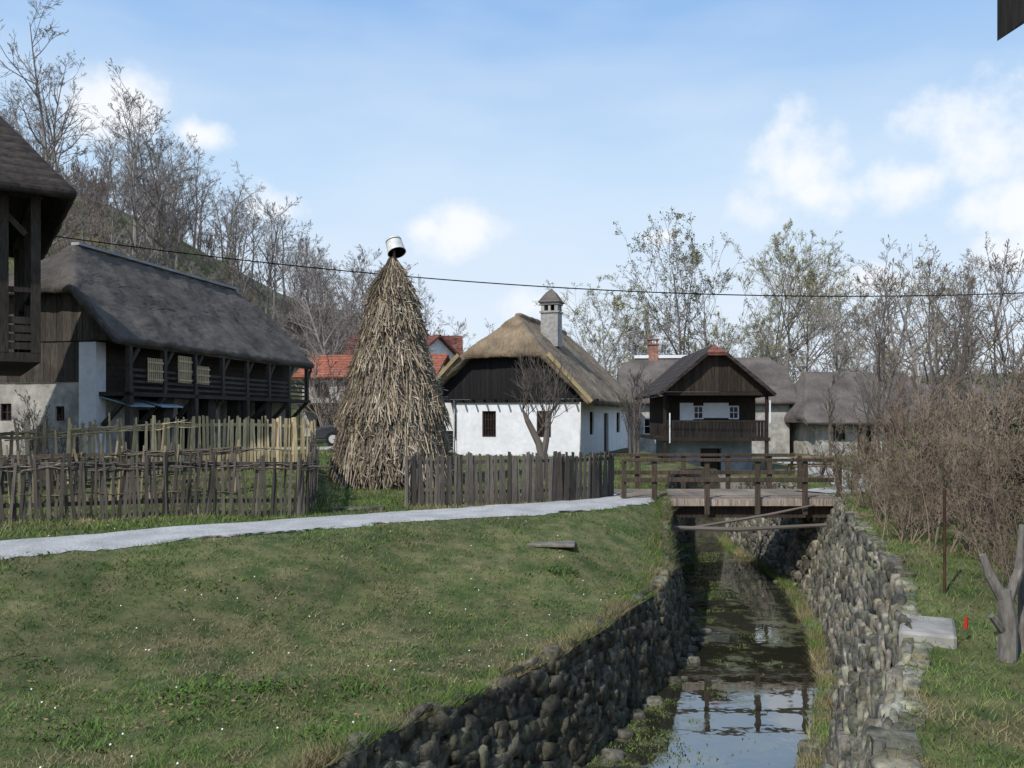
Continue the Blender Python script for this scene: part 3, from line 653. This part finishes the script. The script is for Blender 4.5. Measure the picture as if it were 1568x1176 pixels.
ww.box((1.65,3.2,1.15),(4.3,6.6,.14),col=D5) 
for x in (-.38,3.68): ww.box((x,0,2.1),(.11,.11,1.8),col=D5)
for x in (-.38,3.68): ww.box((x,0,.1),(.13,.13,2.2),col=D5)
ww.box((1.65,0,1.87),(4.1,.08,.08),col=D5) 
for i in range(30): 
    k=random.uniform(.5,1.0)*.42; ww.box((-.34+i*.137,-.02,1.5),(.12,.025,.7),col=(k,k,k))
ww.box((1.65,-.05,2.97),(4.5,.14,.14),col=D5)
gable(ww,-.62,3.72,-.12,3.05,lambda x: min(3.0+(4.95-3.0)*(1-abs(x-1.6)/2.35)-.16,4.5),.16,(.5,.45,.41),seed=9)
ww.build('timber_balcony',M_wdark,Mi)
roof('shingle_roof',Mi,-.75,3.95,1.6,-.5,7,2.95,2.95,4.95,(.6,4.6),None,.12,[M_shing,M_tileD],.04,4)
mb=MB(); mb.box((3.78,-.1,2.3),(.05,.05,1.0)); mb.box((-.2,-.1,1.6),(.04,.04,1.2)); mb.build('white_posts',M_white,Mi)

# ---- eave of building beside the camera (top-right corner)
E2=empty('timber_shed',(0,0,0))
mb=MB(); mb.box((5.0,2.2,1.7),(3.0,3.6,4.2)); mb.build('walls',M_wdark,E2)
mb=MB(); mb.hexa([(2.64,-.5,4.08),(5,-.5,5.6),(5,4.62,5.6),(2.64,4.62,4.05),(2.64,-.5,4.3),(5,-.5,5.8),(5,4.62,5.8),(2.64,4.62,4.3)],(.3,.3,.3)); mb.hexa([(5.004,-.5,5.6),(7.4,-.5,4.1),(7.4,4.62,4.1),(5.004,4.62,5.6),(5.004,-.5,5.8),(7.4,-.5,4.3),(7.4,4.62,4.3),(5.004,4.62,5.8)],(.3,.3,.3)); mb.build('roof',M_wdark,E2)

# ------------------------------------------------------------ bridge
Br=empty('wooden_footbridge',(0,0,0)); mb=MB()
x=2.7
while x<8.5:
    k=random.uniform(.85,1.15); w=.19; mb.box((x+w/2,22.05,.02),(w-.01,2.62,.06),col=tuple(q*k for q in (3.0,2.9,2.8))); x+=w
for y in (20.72,23.38): mb.box((5.6,y,-.06),(5.7,.07,.17),col=(4.2,4.1,4.0))
mb.build('deck',M_wdark,Br)
mb=MB()
for y in (20.95,22.05,23.1): mb.box((5.6,y,-.28),(5.8,.16,.34),col=(.6,.5,.45))
mb.build('beams',M_wdark,Br)
mb=MB(); RC=(.92,.82,.73)
for y in (20.63,23.47):
    for x in (3.46,4.74,5.97,7.12): mb.box((x,y,.33),(.12,.08,1.36),col=RC)
    for z,h in ((.98,.08),(.5,.11)):
        mb.box((5.25,y-.065,z),(5.1,.045,h),col=RC)
    mb.box((2.72,y,.48),(.11,.08,1.06),col=RC); mb.box((7.95,y,.43),(.11,.08,1.06),col=RC)
mb.build('railings',M_wdark,Br,bevel=.008)
mb=MB()
for (x,y,w,h,d,z) in ((2.72,20.6,.55,.34,.5,-.08),(2.98,20.75,.5,.4,.5,-.48),(8.4,20.8,.5,.6,.6,-.35)): mb.box((x,y,z-.1),(w,d,h))
mb.build('abutments',M_conc,Br,bevel=.03)
mb=MB(); mb.tube([(3.4,19.8,-.55),(5.3,19.9,-.62),(7.4,20.0,-.52)],[.05,.055,.04],7); mb.tube([(3.5,20.2,-.75),(6.2,20.6,-.35),(7.3,20.5,-.1)],[.04,.035,.02],6); mb.build('fallen_pole',M_bark)

# ------------------------------------------------------------ haystack
HS=empty('corn_stalk_stack',(-3.55,25.3,float(zg(-3.55,25.3))))
zz=[0,1,2,2.75,3.7,4.7,5.6,6.2,6.6]; rrp=[1.72,1.58,1.38,1.22,.98,.73,.52,.30,.05]
prof=lambda z: float(np.interp(z,zz,rrp))
mb=MB(); N_=28
rings=[[( (prof(z)-.12)*math.cos(2*math.pi*k/N_)*random.uniform(.94,1.06),(prof(z)-.12)*math.sin(2*math.pi*k/N_)*random.uniform(.94,1.06),z) for k in range(N_)] for z in np.linspace(0,6.4,26)]
for i in range(25):
    for k in range(N_): mb.face([rings[i][k],rings[i][(k+1)%N_],rings[i+1][(k+1)%N_],rings[i+1][k]],(.09,.072,.055))
mb.build('core',M_straw,HS)
mb=MB(); rnd=random.Random(11); cols=[(.34,.28,.21),(.27,.22,.165),(.18,.15,.115),(.42,.355,.27),(.31,.245,.17),(.13,.11,.085),(.36,.29,.20)]
tiers=[(0,2.5,2400),(1.9,3.75,1800),(3.2,5.0,1400),(4.4,6.0,1000),(5.4,6.8,650)]
for ti,(z0,z1,nn) in enumerate(tiers):
    for i in range(nn):
        a=rnd.uniform(0,2*math.pi); fl=.06+.26*float(vn(np.array(a*3),np.array(ti*5.),1.))
        ztop=rnd.uniform(z0+.45*(z1-z0),z1); Ls=rnd.uniform(.5,1.3)*(1.15 if ti<2 else .85); zbt=max(ztop-Ls,z0+rnd.uniform(-.3,.35) if ti else .02)
        if zbt>=ztop: continue
        a2=a+rnd.gauss(0,.26)/(prof(zbt)+.25); k=rnd.uniform(.65,1.15)*(.65+.7*float(vn(np.array(a*4.),np.array(ti*3.+ztop),1.,2))); c=tuple(q*k for q in rnd.choice(cols))
        if zbt<z0+.3 and ti: c=tuple(q*1.15 for q in c)
        r1=prof(min(ztop,6.5))-.03+rnd.uniform(-.08,.05); depth=(1-(zbt-z0)/(z1-z0))
        r2=prof(zbt)+fl*depth+rnd.uniform(-.10,.10)
        am=(a+a2)/2+rnd.gauss(0,.05); rm=(r1+r2)/2+rnd.uniform(-.03,.09)
        w=rnd.uniform(.009,.020)
        mb.tube([(r1*math.cos(a),r1*math.sin(a),ztop),(rm*math.cos(am),rm*math.sin(am),(ztop+zbt)/2),(r2*math.cos(a2),r2*math.sin(a2),zbt)],[w*.7,w,w*.8],3,c,cap=False)
for i in range(2800):
    z=rnd.uniform(.1,6.5); a=rnd.uniform(0,6.28); r=prof(z)+rnd.uniform(.04,.17); p=Vector((r*math.cos(a),r*math.sin(a),z)); t=Vector((-math.sin(a),math.cos(a),0)); o_=Vector((math.cos(a),math.sin(a),0))
    l=rnd.uniform(.12,.38); d=(o_*rnd.uniform(.1,.8)+t*rnd.uniform(-.9,.9)+Vector((0,0,rnd.uniform(-1,.4)))).normalized(); w=t*rnd.uniform(.008,.024)
    c=(.42,.36,.28); k=rnd.uniform(.4,1.1); mb.face([p-w,p+w,p+d*l*.6+w*.7+Vector((0,0,.02)),p+d*l],tuple(q*k for q in c))
mb.build('stalks',M_straw,HS)
mb=MB(); mb.tube([(0,0,5.5),(.02,0,6.6),(.04,0,7.0)],[.05,.045,.04],7); mb.build('pole',M_bark,HS)
mb=MB(); K=24; prf=[(.21,.24),(.245,.21),(.275,-.24),(.29,-.255),(.265,-.255),(.25,.15)]
for (ra,za),(rb,zb_) in zip(prf[:-1],prf[1:]):
    for k in range(K):
        a,b2=2*math.pi*k/K,2*math.pi*(k+1)/K
        mb.face([(ra*math.cos(a),ra*math.sin(a),za),(ra*math.cos(b2),ra*math.sin(b2),za),(rb*math.cos(b2),rb*math.sin(b2),zb_),(rb*math.cos(a),rb*math.sin(a),zb_)],mi=1 if (ra,za)==prf[4] else 0)
mb.face([(.21*math.cos(2*math.pi*k/K),.21*math.sin(2*math.pi*k/K),.24) for k in range(K)]); mb.face([(.236*math.cos(2*math.pi*k/K),.236*math.sin(2*math.pi*k/K),.14) for k in range(K)],mi=1)
bk=mb.build('metal_bucket',[M_metal,M_dark],HS); bk.location=(.06,0,7.12); bk.rotation_euler=(math.radians(-22),math.radians(-18),0); bk.scale=(.98,.98,.98)

# ------------------------------------------------------------ trees
def tree_mesh(name,seed,Ht,r0,n=(13,6,5,4),ratio=(.42,.45,.5,.5),ang=(50,45,42,40),start=.28,upk=.10,rmin=.014,multi=1,leaf=0,lsize=.16,mats=None,wander=.16,lenprof=None):
    rnd=random.Random(seed); mb=MB(); maxl=len(n)
    nsegs=[8,5,3,2,1]
    def grow(p,d,Ln_,r,lv):
        ns=nsegs[lv]; pts=[p]; ds=[d]; rad=[r]
        for i in range(ns):
            d=(d+Vector((rnd.gauss(0,1),rnd.gauss(0,1),rnd.gauss(0,1)))*wander*(0.45 if lv==0 else 1)+Vector((0,0,upk if lv else .12))).normalized()
            p=p+d*Ln_/ns; pts.append(p); ds.append(d); rad.append(max(rmin*(.6 if i==ns-1 else 1),r*(1-.88*(i+1)/ns)))
        mb.tube(pts,rad,6 if lv==0 else (5 if lv==1 else 3),cap=False)
        if lv<maxl:
            for k in range(n[lv]):
                t=(start+(1-start)*(k+rnd.random())/n[lv]) if lv==0 else rnd.uniform(.15,1)
                f=t*ns; i=min(int(f),ns-1); q=pts[i].lerp(pts[i+1],f-i); dd=ds[i+1]
                ax=dd.cross(Vector((rnd.gauss(0,1),rnd.gauss(0,1),rnd.gauss(0,1)))).normalized()
                an=math.radians(ang[lv]*rnd.uniform(.6,1.25)); cd=Quaternion(ax,an)@dd
                lp=(1.15-.75*t) if lenprof is None or lv else lenprof(t)
                grow(q,cd,Ln_*ratio[lv]*lp*rnd.uniform(.7,1.25),max(rmin,rad[i]*.55),lv+1)
        if leaf and lv>=maxl-1:
            for k in range(leaf):
                f=rnd.uniform(.2,1)*ns; i=min(int(f),ns-1); q=pts[i].lerp(pts[i+1],f-i)+Vector((rnd.gauss(0,1),rnd.gauss(0,1),rnd.gauss(0,1)))*lsize*.5
                u=Vector((rnd.gauss(0,1),rnd.gauss(0,1),rnd.gauss(0,1))).normalized(); v_=u.orthogonal().normalized(); s=lsize*rnd.uniform(.4,1)
                mb.face([q-u*s*.5,q+v_*s*.35,q+u*s*.5,q-v_*s*.35],mi=1)
    for m in range(multi):
        dr=Vector((rnd.gauss(0,.05),rnd.gauss(0,.05),1)) if multi==1 else Vector((rnd.gauss(0,.38),rnd.gauss(0,.38),1))
        o=Vector((0,0,-.3)) if multi==1 else Vector((rnd.gauss(0,.3),rnd.gauss(0,.3),-.1))
        grow(o,dr.normalized(),Ht*(1 if multi==1 else rnd.uniform(.6,1)),r0*(1 if multi==1 else rnd.uniform(.5,1)),0)
    o=mb.build(name,mats or [M_bark,M_leafG]); me=o.data; bpy.data.objects.remove(o); return me
bare=[tree_mesh('bare_tree_mesh',s,13,.19,n=(14,6,5,4),rmin=.011,mats=[M_barkHaze,M_leafG],ratio=(.45,.45,.5,.5)) for s in (1,2,3,4,5)]
rnp=lambda t: .55+.9*math.sin(math.pi*min(1,max(0,(t-.15)/.85)))**.7
shrub=[tree_mesh('shrub_mesh',s,3.2,.03,n=(7,5,4),ratio=(.4,.5,.5),multi=11,rmin=.006,start=.15,ang=(35,35,35),mats=[M_brush,M_leafB],leaf=lf,lsize=.045) for s,lf in ((11,0),(12,1))]
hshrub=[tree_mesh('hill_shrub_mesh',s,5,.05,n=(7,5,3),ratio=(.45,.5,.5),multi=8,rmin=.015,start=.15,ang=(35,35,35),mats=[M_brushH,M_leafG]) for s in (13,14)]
green=[tree_mesh('green_tree_mesh',s,13,.2,n=(18,6,5,4),rmin=.013,leaf=2,lsize=.17,mats=[M_barkHaze,M_leafG],ratio=(.40,.5,.5,.5),start=.2,lenprof=rnp,upk=.16) for s in (21,22)]
yellow=[tree_mesh('yellow_tree_mesh',s,11,.2,n=(16,6,5,4),rmin=.012,leaf=1,lsize=.16,mats=[M_barkHaze,M_leafY],ratio=(.5,.45,.5,.5),lenprof=rnp,start=.2) for s in (31,)]
def put(me,name,x,y,s=1,parent=None,rz=None,sx=1,z=None):
    o=bpy.data.objects.new(name,me); o.location=(x,y,float(zg(x,y)) if z is None else z); o.rotation_euler=(0,0,random.uniform(0,6.28) if rz is None else rz); o.scale=(s*sx,s*sx,s); return link(o,parent)
rnd=random.Random(77)
HW=empty('hillside_woods')
cnt=0
while cnt<125:
    y=rnd.uniform(58,125); x=rnd.uniform(-.72,-.12)*y
    if y<62 and x>-20: continue
    put(rnd.choice(bare),'woodland_tree',x,y,rnd.uniform(.6,1.05),HW); cnt+=1
for i in range(140):
    y=rnd.uniform(50,110); x=rnd.uniform(-.72,-.14)*y
    put(rnd.choice(hshrub),'undergrowth',x,y,rnd.uniform(.6,1.2),HW)
for i in range(8):
    y=rnd.uniform(52,80); x=rnd.uniform(-.6,-.3)*y; put(green[0],'budding_tree',x,y,rnd.uniform(.35,.55),HW)
for (x,y,s) in ((-33,73,1.5),(-30,75,1.3),(-44,80,1.5),(-24,82,1.1),(-20,84,.95),(-39,70,1.2)): put(rnd.choice(bare),'bare_tree',x,y,s)
DW=empty('distant_woods')
for i in range(90):
    y=rnd.uniform(80,125); x=rnd.uniform(-.12,.75)*y
    put(rnd.choice(bare+bare+green+yellow),'woodland_tree',x,y,rnd.uniform(.55,.85),DW)
for i in range(85):
    y=rnd.uniform(72,105); x=rnd.uniform(-.1,.72)*y
    put(rnd.choice(hshrub),'undergrowth',x,y,rnd.uniform(.7,1.2),DW)
for (u,d,top,k,sx) in ((1048,92,400,'g',.95),(1120,95,455,'g',1),(1165,90,418,'g',1),(1205,88,410,'g',1.05),(1235,92,440,'g',1),(930,80,475,'g',1.2),(985,85,490,'b',1),(1010,95,460,'b',1),(1080,96,470,'b',1),(1330,75,480,'y',1.1),(1380,85,380,'b',1.1),(1430,80,440,'y',1.1),(1490,78,400,'b',1.1),(1545,75,430,'y',1.2),(1300,80,450,'b',1.1),(1550,85,395,'b',1),(655,72,455,'b',.9),(700,78,490,'b',1),(1270,70,490,'y',1.1),(1410,90,395,'b',1),(1460,88,420,'b',1),(1350,92,420,'b',1.1)):
    x=(u-784)/1300*d; zt_=2+(640-top)/1300*d-float(zg(x,d)); me={'g':rnd.choice(green),'b':rnd.choice(bare),'y':yellow[0]}[k]
    put(me,{'g':'budding_tree','b':'bare_tree','y':'yellow_willow'}[k],x,d,zt_/(13.6 if k!='y' else 11.5),sx=sx)
ft=tree_mesh('fruit_tree_mesh',44,3.0,.07,n=(7,6,5),ratio=(.55,.5,.5),ang=(40,40,40),start=.45,rmin=.006,multi=1,mats=[M_bark,M_leafG],upk=.22)
mb=MB(); x0,y0=.95,27.0; z0=float(zg(x0,y0))
mb.tube([(x0,y0,z0-.1),(x0+.02,y0,z0+.7),(x0-.1,y0,z0+1.2),(x0-.45,y0,z0+1.9),(x0-.62,y0+.1,z0+2.3)],[.16,.14,.12,.09,.03],8)
mb.tube([(x0,y0,z0+.6),(x0+.14,y0,z0+1.3),(x0+.2,y0,z0+2.1),(x0+.55,y0,z0+2.5)],[.12,.10,.08,.03],7)
def spray(mb,p,d,L,r,lv,rnd):
    pts=[Vector(p)]; d=Vector(d).normalized(); rad=[r]
    for i in range(4):
        d=(d+Vector((rnd.gauss(0,.14),rnd.gauss(0,.14),rnd.gauss(0,.1)+.08))).normalized(); pts.append(pts[-1]+d*L/4); rad.append(max(.004,r*(1-.22*(i+1))))
    mb.tube(pts,rad,4,cap=False)
    if lv:
        for k in range(5):
            i=rnd.randrange(1,4); q=pts[i].lerp(pts[i+1],rnd.random()); c=(d+Vector((rnd.gauss(0,.5),rnd.gauss(0,.5),rnd.gauss(0,.3)+.2))).normalized(); spray(mb,q,c,L*.6,max(.004,r*.5),lv-1,rnd)
r9=random.Random(3)
for p in ((x0-.45,y0,z0+1.9),(x0-.6,y0+.1,z0+2.25),(x0-.2,y0,z0+1.4),(x0+.15,y0,z0+1.6),(x0+.2,y0,z0+2.1),(x0+.5,y0,z0+2.45),(x0,y0,z0+2.0)):
    for k in range(2): spray(mb,p,(r9.gauss(0,.55),r9.gauss(0,.45),.9),r9.uniform(.9,1.5),.026,2,r9)
mb.build('pruned_fruit_tree',M_bark)
put(ft,'sapling',3.75,25,1.0); put(ft,'sapling',4.4,31.5,1.1); put(ft,'sapling',5.2,36,1.2); put(ft,'sapling',13.5,36,1.3)
for (x,y,s) in ((6.7,12.6,.8),(7.4,13.4,.85),(8.2,14.6,.9),(7.6,15.8,.85),(8.6,16.8,.9),(6.7,11.4,.55),(7.9,12.2,.75),(9.2,13.4,.85),(9.3,15.6,.95),(9.0,18.6,1.0),(10.2,17.4,1.0),(9.6,20.2,1.0),(11,19.5,1.0),(12,22,1.1),(11,23.5,1.0),(7.8,17.8,.75),(8.6,11.6,.8),(10.4,14.4,1.0),(13,25,1.1),(14.5,27,1.1),(13,18,1.1),(15,30,1.1),(17,33,1.2),(6.3,13.6,.5),(7.2,15.0,.55),(6.2,10.6,.35),(7.4,10.8,.55),(7.8,18.9,.6),(8.7,21.2,.6),(7.3,16.6,.55),(6.8,14.4,.5),(8.9,23,.7)):
    put(shrub[1] if s<.8 else rnd.choice(shrub),'bare_shrub',x,y,s*rnd.uniform(.85,1.05))
sap=tree_mesh('tall_sapling_mesh',61,5.5,.05,n=(14,6,4),ratio=(.4,.45,.5),start=.2,rmin=.006,ang=(38,40,40),mats=[M_bark,M_leafG],upk=.16)
for (x,y,s) in ((9.2,21,1.0),(10.4,23.5,1.1),(12.5,25,1.2),(15,28,1.2),(9.8,17,.95),(12.6,20,1.1),(17,32,1.3),(19,36,1.3),(13.2,31,1.1)): put(sap,'sapling',x,y,s)
ev=tree_mesh('evergreen_mesh',71,4.5,.08,n=(16,6,5),ratio=(.35,.45,.5),start=.08,rmin=.01,leaf=5,lsize=.12,ang=(60,45,40),mats=[M_bark,M_leafD])
for (x,y,s) in ((8.6,13.8,.62),(11.2,17.6,.9),(14.8,22.8,1.0)): put(ev,'evergreen_shrub',x,y,s)
for (x,y,s) in ((-14.5,22.5,.75),(-13.2,23.5,.7),(-12.4,24,.5),(-5.2,26.5,.35)): put(shrub[0],'bare_shrub',x,y,s)

# dead forked stump on the right
mb=MB(); sx,sy=4.95,8.5; sz=float(zg(sx,sy))
mb.tube([(sx,sy,sz-.1),(sx+.02,sy,sz+.35),(sx-.03,sy,sz+.7)],[.10,.085,.07],8); mb.tube([(sx-.03,sy,sz+.6),(sx-.17,sy,sz+.85),(sx-.24,sy,sz+1.05)],[.06,.05,.035],7)
mb.tube([(sx+.02,sy,sz+.6),(sx+.13,sy,sz+.9),(sx+.16,sy,sz+1.35)],[.055,.045,.03],7); mb.tube([(sx+.3,sy+.2,sz-.1),(sx+.32,sy+.25,sz+.9)],[.06,.05],7); mb.tube([(sx,sy,sz+.25),(sx-.18,sy-.05,sz+.45)],[.05,.03],6)
mb.build('dead_stump',pmat('grey_deadwood',(.10,.09,.08),(.24,.22,.20),nscale=5,mscale=(3,3,.8),bump=.5))
mb=MB(); px,py=5.4,10.6; pz=float(zg(px,py)); mb.tube([(px,py,pz-.1),(px,py,pz+1.3)],.018,6); mb.build('iron_stake',M_frame)
mb=MB(); mb.tube([(4.78,8.95,-.22),(4.79,8.95,-.10)],[.022,.016],6); mb.build('red_marker',M_red)
mb=MB(); mb.box((4.55,9.3,float(zg(4.75,9.3))-.04),(.55,.9,.22),Matrix.Rotation(-.45,3,'Z')); mb.build('concrete_slab',M_conc,bevel=.03)
mb=MB(); mb.box((.72,15.4,float(zg(.72,15.4))+.0),(.85,.55,.05),Matrix.Rotation(-.1,3,'Z')); mb.build('drain_cover',pmat('worn_board',(.10,.09,.075),(.2,.18,.15)),bevel=.01)
mb=MB(); mb.box((-3.4,18.6,float(zg(-3.4,18.6))+.02),(1.2,.35,.07),Matrix.Rotation(.1,3,'Z')); mb.build('stone_slab',M_stoneD,bevel=.02)
mb=MB(); bx,by=10.6,30.0; bz=float(zg(bx,by))
for dy,z,w in ((0,.74,.7),(-.65,.44,.25),(.65,.44,.25)): mb.box((bx,by+dy,bz+z),(1.7,w,.05),col=(3,2.6,1.8))
for dx in(-.6,.6):
    mb.beam((bx+dx,by-.7,bz),(bx+dx,by-.2,bz+.72),.08,.08,(3,2.6,1.8)); mb.beam((bx+dx,by+.7,bz),(bx+dx,by+.2,bz+.72),.08,.08,(3,2.6,1.8)); mb.box((bx+dx,by,bz+.4),(.06,1.4,.08),col=(3,2.6,1.8))
mb.build('picnic_bench',M_wdark)

# power line
mb=MB(); px_=[(u-784)/1300*30 for u in (-900,0,100,350,620,1000,1300,1568,2500)]; pz_=[2+(640-v)/1300*30 for v in (190,335,362,405,433,450,451,442,340)]
xs_=np.linspace(px_[0],px_[-1],70); cz=np.polyfit(px_,pz_,3); mb.tube([(x,30,float(np.polyval(cz,x))) for x in xs_],.02,4); 
mb.build('power_line',M_dark)
for xx in (xs_[0],xs_[-1]):
    mb=MB(); mb.tube([(xx,30,-1),(xx,30,float(np.polyval(cz,xx))+.3)],[.16,.11],8); mb.box((xx,30,float(np.polyval(cz,xx))),(.12,1.2,.1)); mb.build('utility_pole',M_bark)

# ------------------------------------------------------------ world / sun / camera
az=Vector((-.60,-.80)); el=math.radians(45)
sd=Vector((az.x*math.cos(el),az.y*math.cos(el),math.sin(el)))
sun=bpy.data.lights.new('sun','SUN'); sun.energy=4.1; sun.angle=math.radians(.6); sun.color=(1,.95,.87)
so=link(bpy.data.objects.new('sun',sun)); so.rotation_euler=(-sd).to_track_quat('-Z','Y').to_euler()
w=bpy.data.worlds.new('World'); scene.world=w; w.use_nodes=True; nt=w.node_tree; N=nt.nodes; L=nt.links
bg=N['Background']; bg.inputs['Strength'].default_value=.15
sk=N.new('ShaderNodeTexSky'); sk.sky_type='NISHITA'; sk.sun_disc=False; sk.sun_elevation=el; sk.sun_rotation=math.atan2(az.x,az.y); sk.air_density=1.0; sk.dust_density=1.0; sk.ozone_density=1.2
tc=N.new('ShaderNodeTexCoord')
blobs=[(1215,262,82,62),(1250,295,62,30),(1500,215,125,75),(1400,270,62,45),(1560,310,90,48),(1535,400,75,42),(712,352,64,38),(655,350,28,20),(1020,362,30,16),(180,160,75,50),(305,205,45,25),(1235,440,75,32),(430,322,50,30),(820,470,60,28),(1350,430,60,25),(-300,300,250,120),(2100,250,300,100)]
n1=N.new('ShaderNodeTexNoise'); n1.inputs['Scale'].default_value=12; n1.inputs['Detail'].default_value=6; n1.inputs['Roughness'].default_value=.58; L.new(tc.outputs['Generated'],n1.inputs['Vector'])
prev=None
def math_(op,a,b=None):
    m=N.new('ShaderNodeMath'); m.operation=op
    for i,q in enumerate((a,b)):
        if q is None: continue
        if isinstance(q,(int,float)): m.inputs[i].default_value=q
        else: L.new(q,m.inputs[i])
    return m.outputs[0]
for (u,v,ru,rv) in blobs:
    d=Vector((u-784,1300,640-v)); l=d.length; c=d/l
    s=N.new('ShaderNodeVectorMath'); s.operation='SUBTRACT'; L.new(tc.outputs['Generated'],s.inputs[0]); s.inputs[1].default_value=c
    q=N.new('ShaderNodeVectorMath'); q.operation='MULTIPLY'; L.new(s.outputs[0],q.inputs[0]); q.inputs[1].default_value=(l/ru,l/ru,l/rv)
    le=N.new('ShaderNodeVectorMath'); le.operation='LENGTH'; L.new(q.outputs[0],le.inputs[0])
    val=math_('SUBTRACT',1,le.outputs['Value']); prev=val if prev is None else math_('MAXIMUM',prev,val)
prev=math_('MAXIMUM',prev,-1)
nn=math_('MULTIPLY',math_('SUBTRACT',n1.outputs['Fac'],.5),3.6)
msk=math_('ADD',prev,nn)
mr=N.new('ShaderNodeMapRange'); mr.interpolation_type='SMOOTHSTEP'; mr.inputs['From Min'].default_value=-.3; mr.inputs['From Max'].default_value=.9; L.new(msk,mr.inputs['Value'])
sep=N.new('ShaderNodeSeparateXYZ'); L.new(tc.outputs['Generated'],sep.inputs[0])
ramp=N.new('ShaderNodeValToRGB'); cs=ramp.color_ramp
cs.elements[0].position=0; cs.elements[0].color=(.80,.88,.98,1)
cs.elements[1].position=1; cs.elements[1].color=(.16,.33,.66,1)
for p,c in ((.12,(.76,.86,.99,1)),(.27,(.56,.76,.99,1)),(.45,(.27,.50,.88,1))):
    e_=cs.elements.new(p); e_.color=c
L.new(sep.outputs['Z'],ramp.inputs['Fac'])
sc=N.new('ShaderNodeVectorMath'); sc.operation='SCALE'; sc.inputs['Scale'].default_value=6.7; L.new(ramp.outputs['Color'],sc.inputs[0])
mp=N.new('ShaderNodeMapping'); mp.inputs['Scale'].default_value=(1,1,3.5); L.new(tc.outputs['Generated'],mp.inputs['Vector'])
n3=N.new('ShaderNodeTexNoise'); n3.inputs['Scale'].default_value=2.2; n3.inputs['Detail'].default_value=4; L.new(mp.outputs[0],n3.inputs['Vector'])
mh=N.new('ShaderNodeMapRange'); mh.inputs['From Min'].default_value=.42; mh.inputs['From Max'].default_value=.75; mh.inputs['To Max'].default_value=.6; mh.inputs['To Min'].default_value=.04; L.new(n3.outputs['Fac'],mh.inputs['Value'])
mx1=N.new('ShaderNodeMix'); mx1.data_type='RGBA'; mx1.inputs[0].default_value=.92; L.new(sk.outputs[0],mx1.inputs[6]); L.new(sc.outputs[0],mx1.inputs[7])
mx3=N.new('ShaderNodeMix'); mx3.data_type='RGBA'; L.new(mh.outputs[0],mx3.inputs[0]); L.new(mx1.outputs[2],mx3.inputs[6]); mx3.inputs[7].default_value=(5.3,5.9,6.6,1)
mx2=N.new('ShaderNodeMix'); mx2.data_type='RGBA'; L.new(math_('MULTIPLY',mr.outputs[0],.92),mx2.inputs[0]); L.new(mx3.outputs[2],mx2.inputs[6]); mx2.inputs[7].default_value=(6.5,6.65,6.9,1)
L.new(mx2.outputs[2],bg.inputs['Color'])
cam=bpy.data.cameras.new('camera'); cam.sensor_width=36; cam.lens=29.85; cam.shift_y=52/1568; cam.clip_end=4000; cam.clip_start=.05
co=link(bpy.data.objects.new('camera',cam)); co.location=(0,0,2.0); co.rotation_euler=(math.radians(90),0,0); scene.camera=co
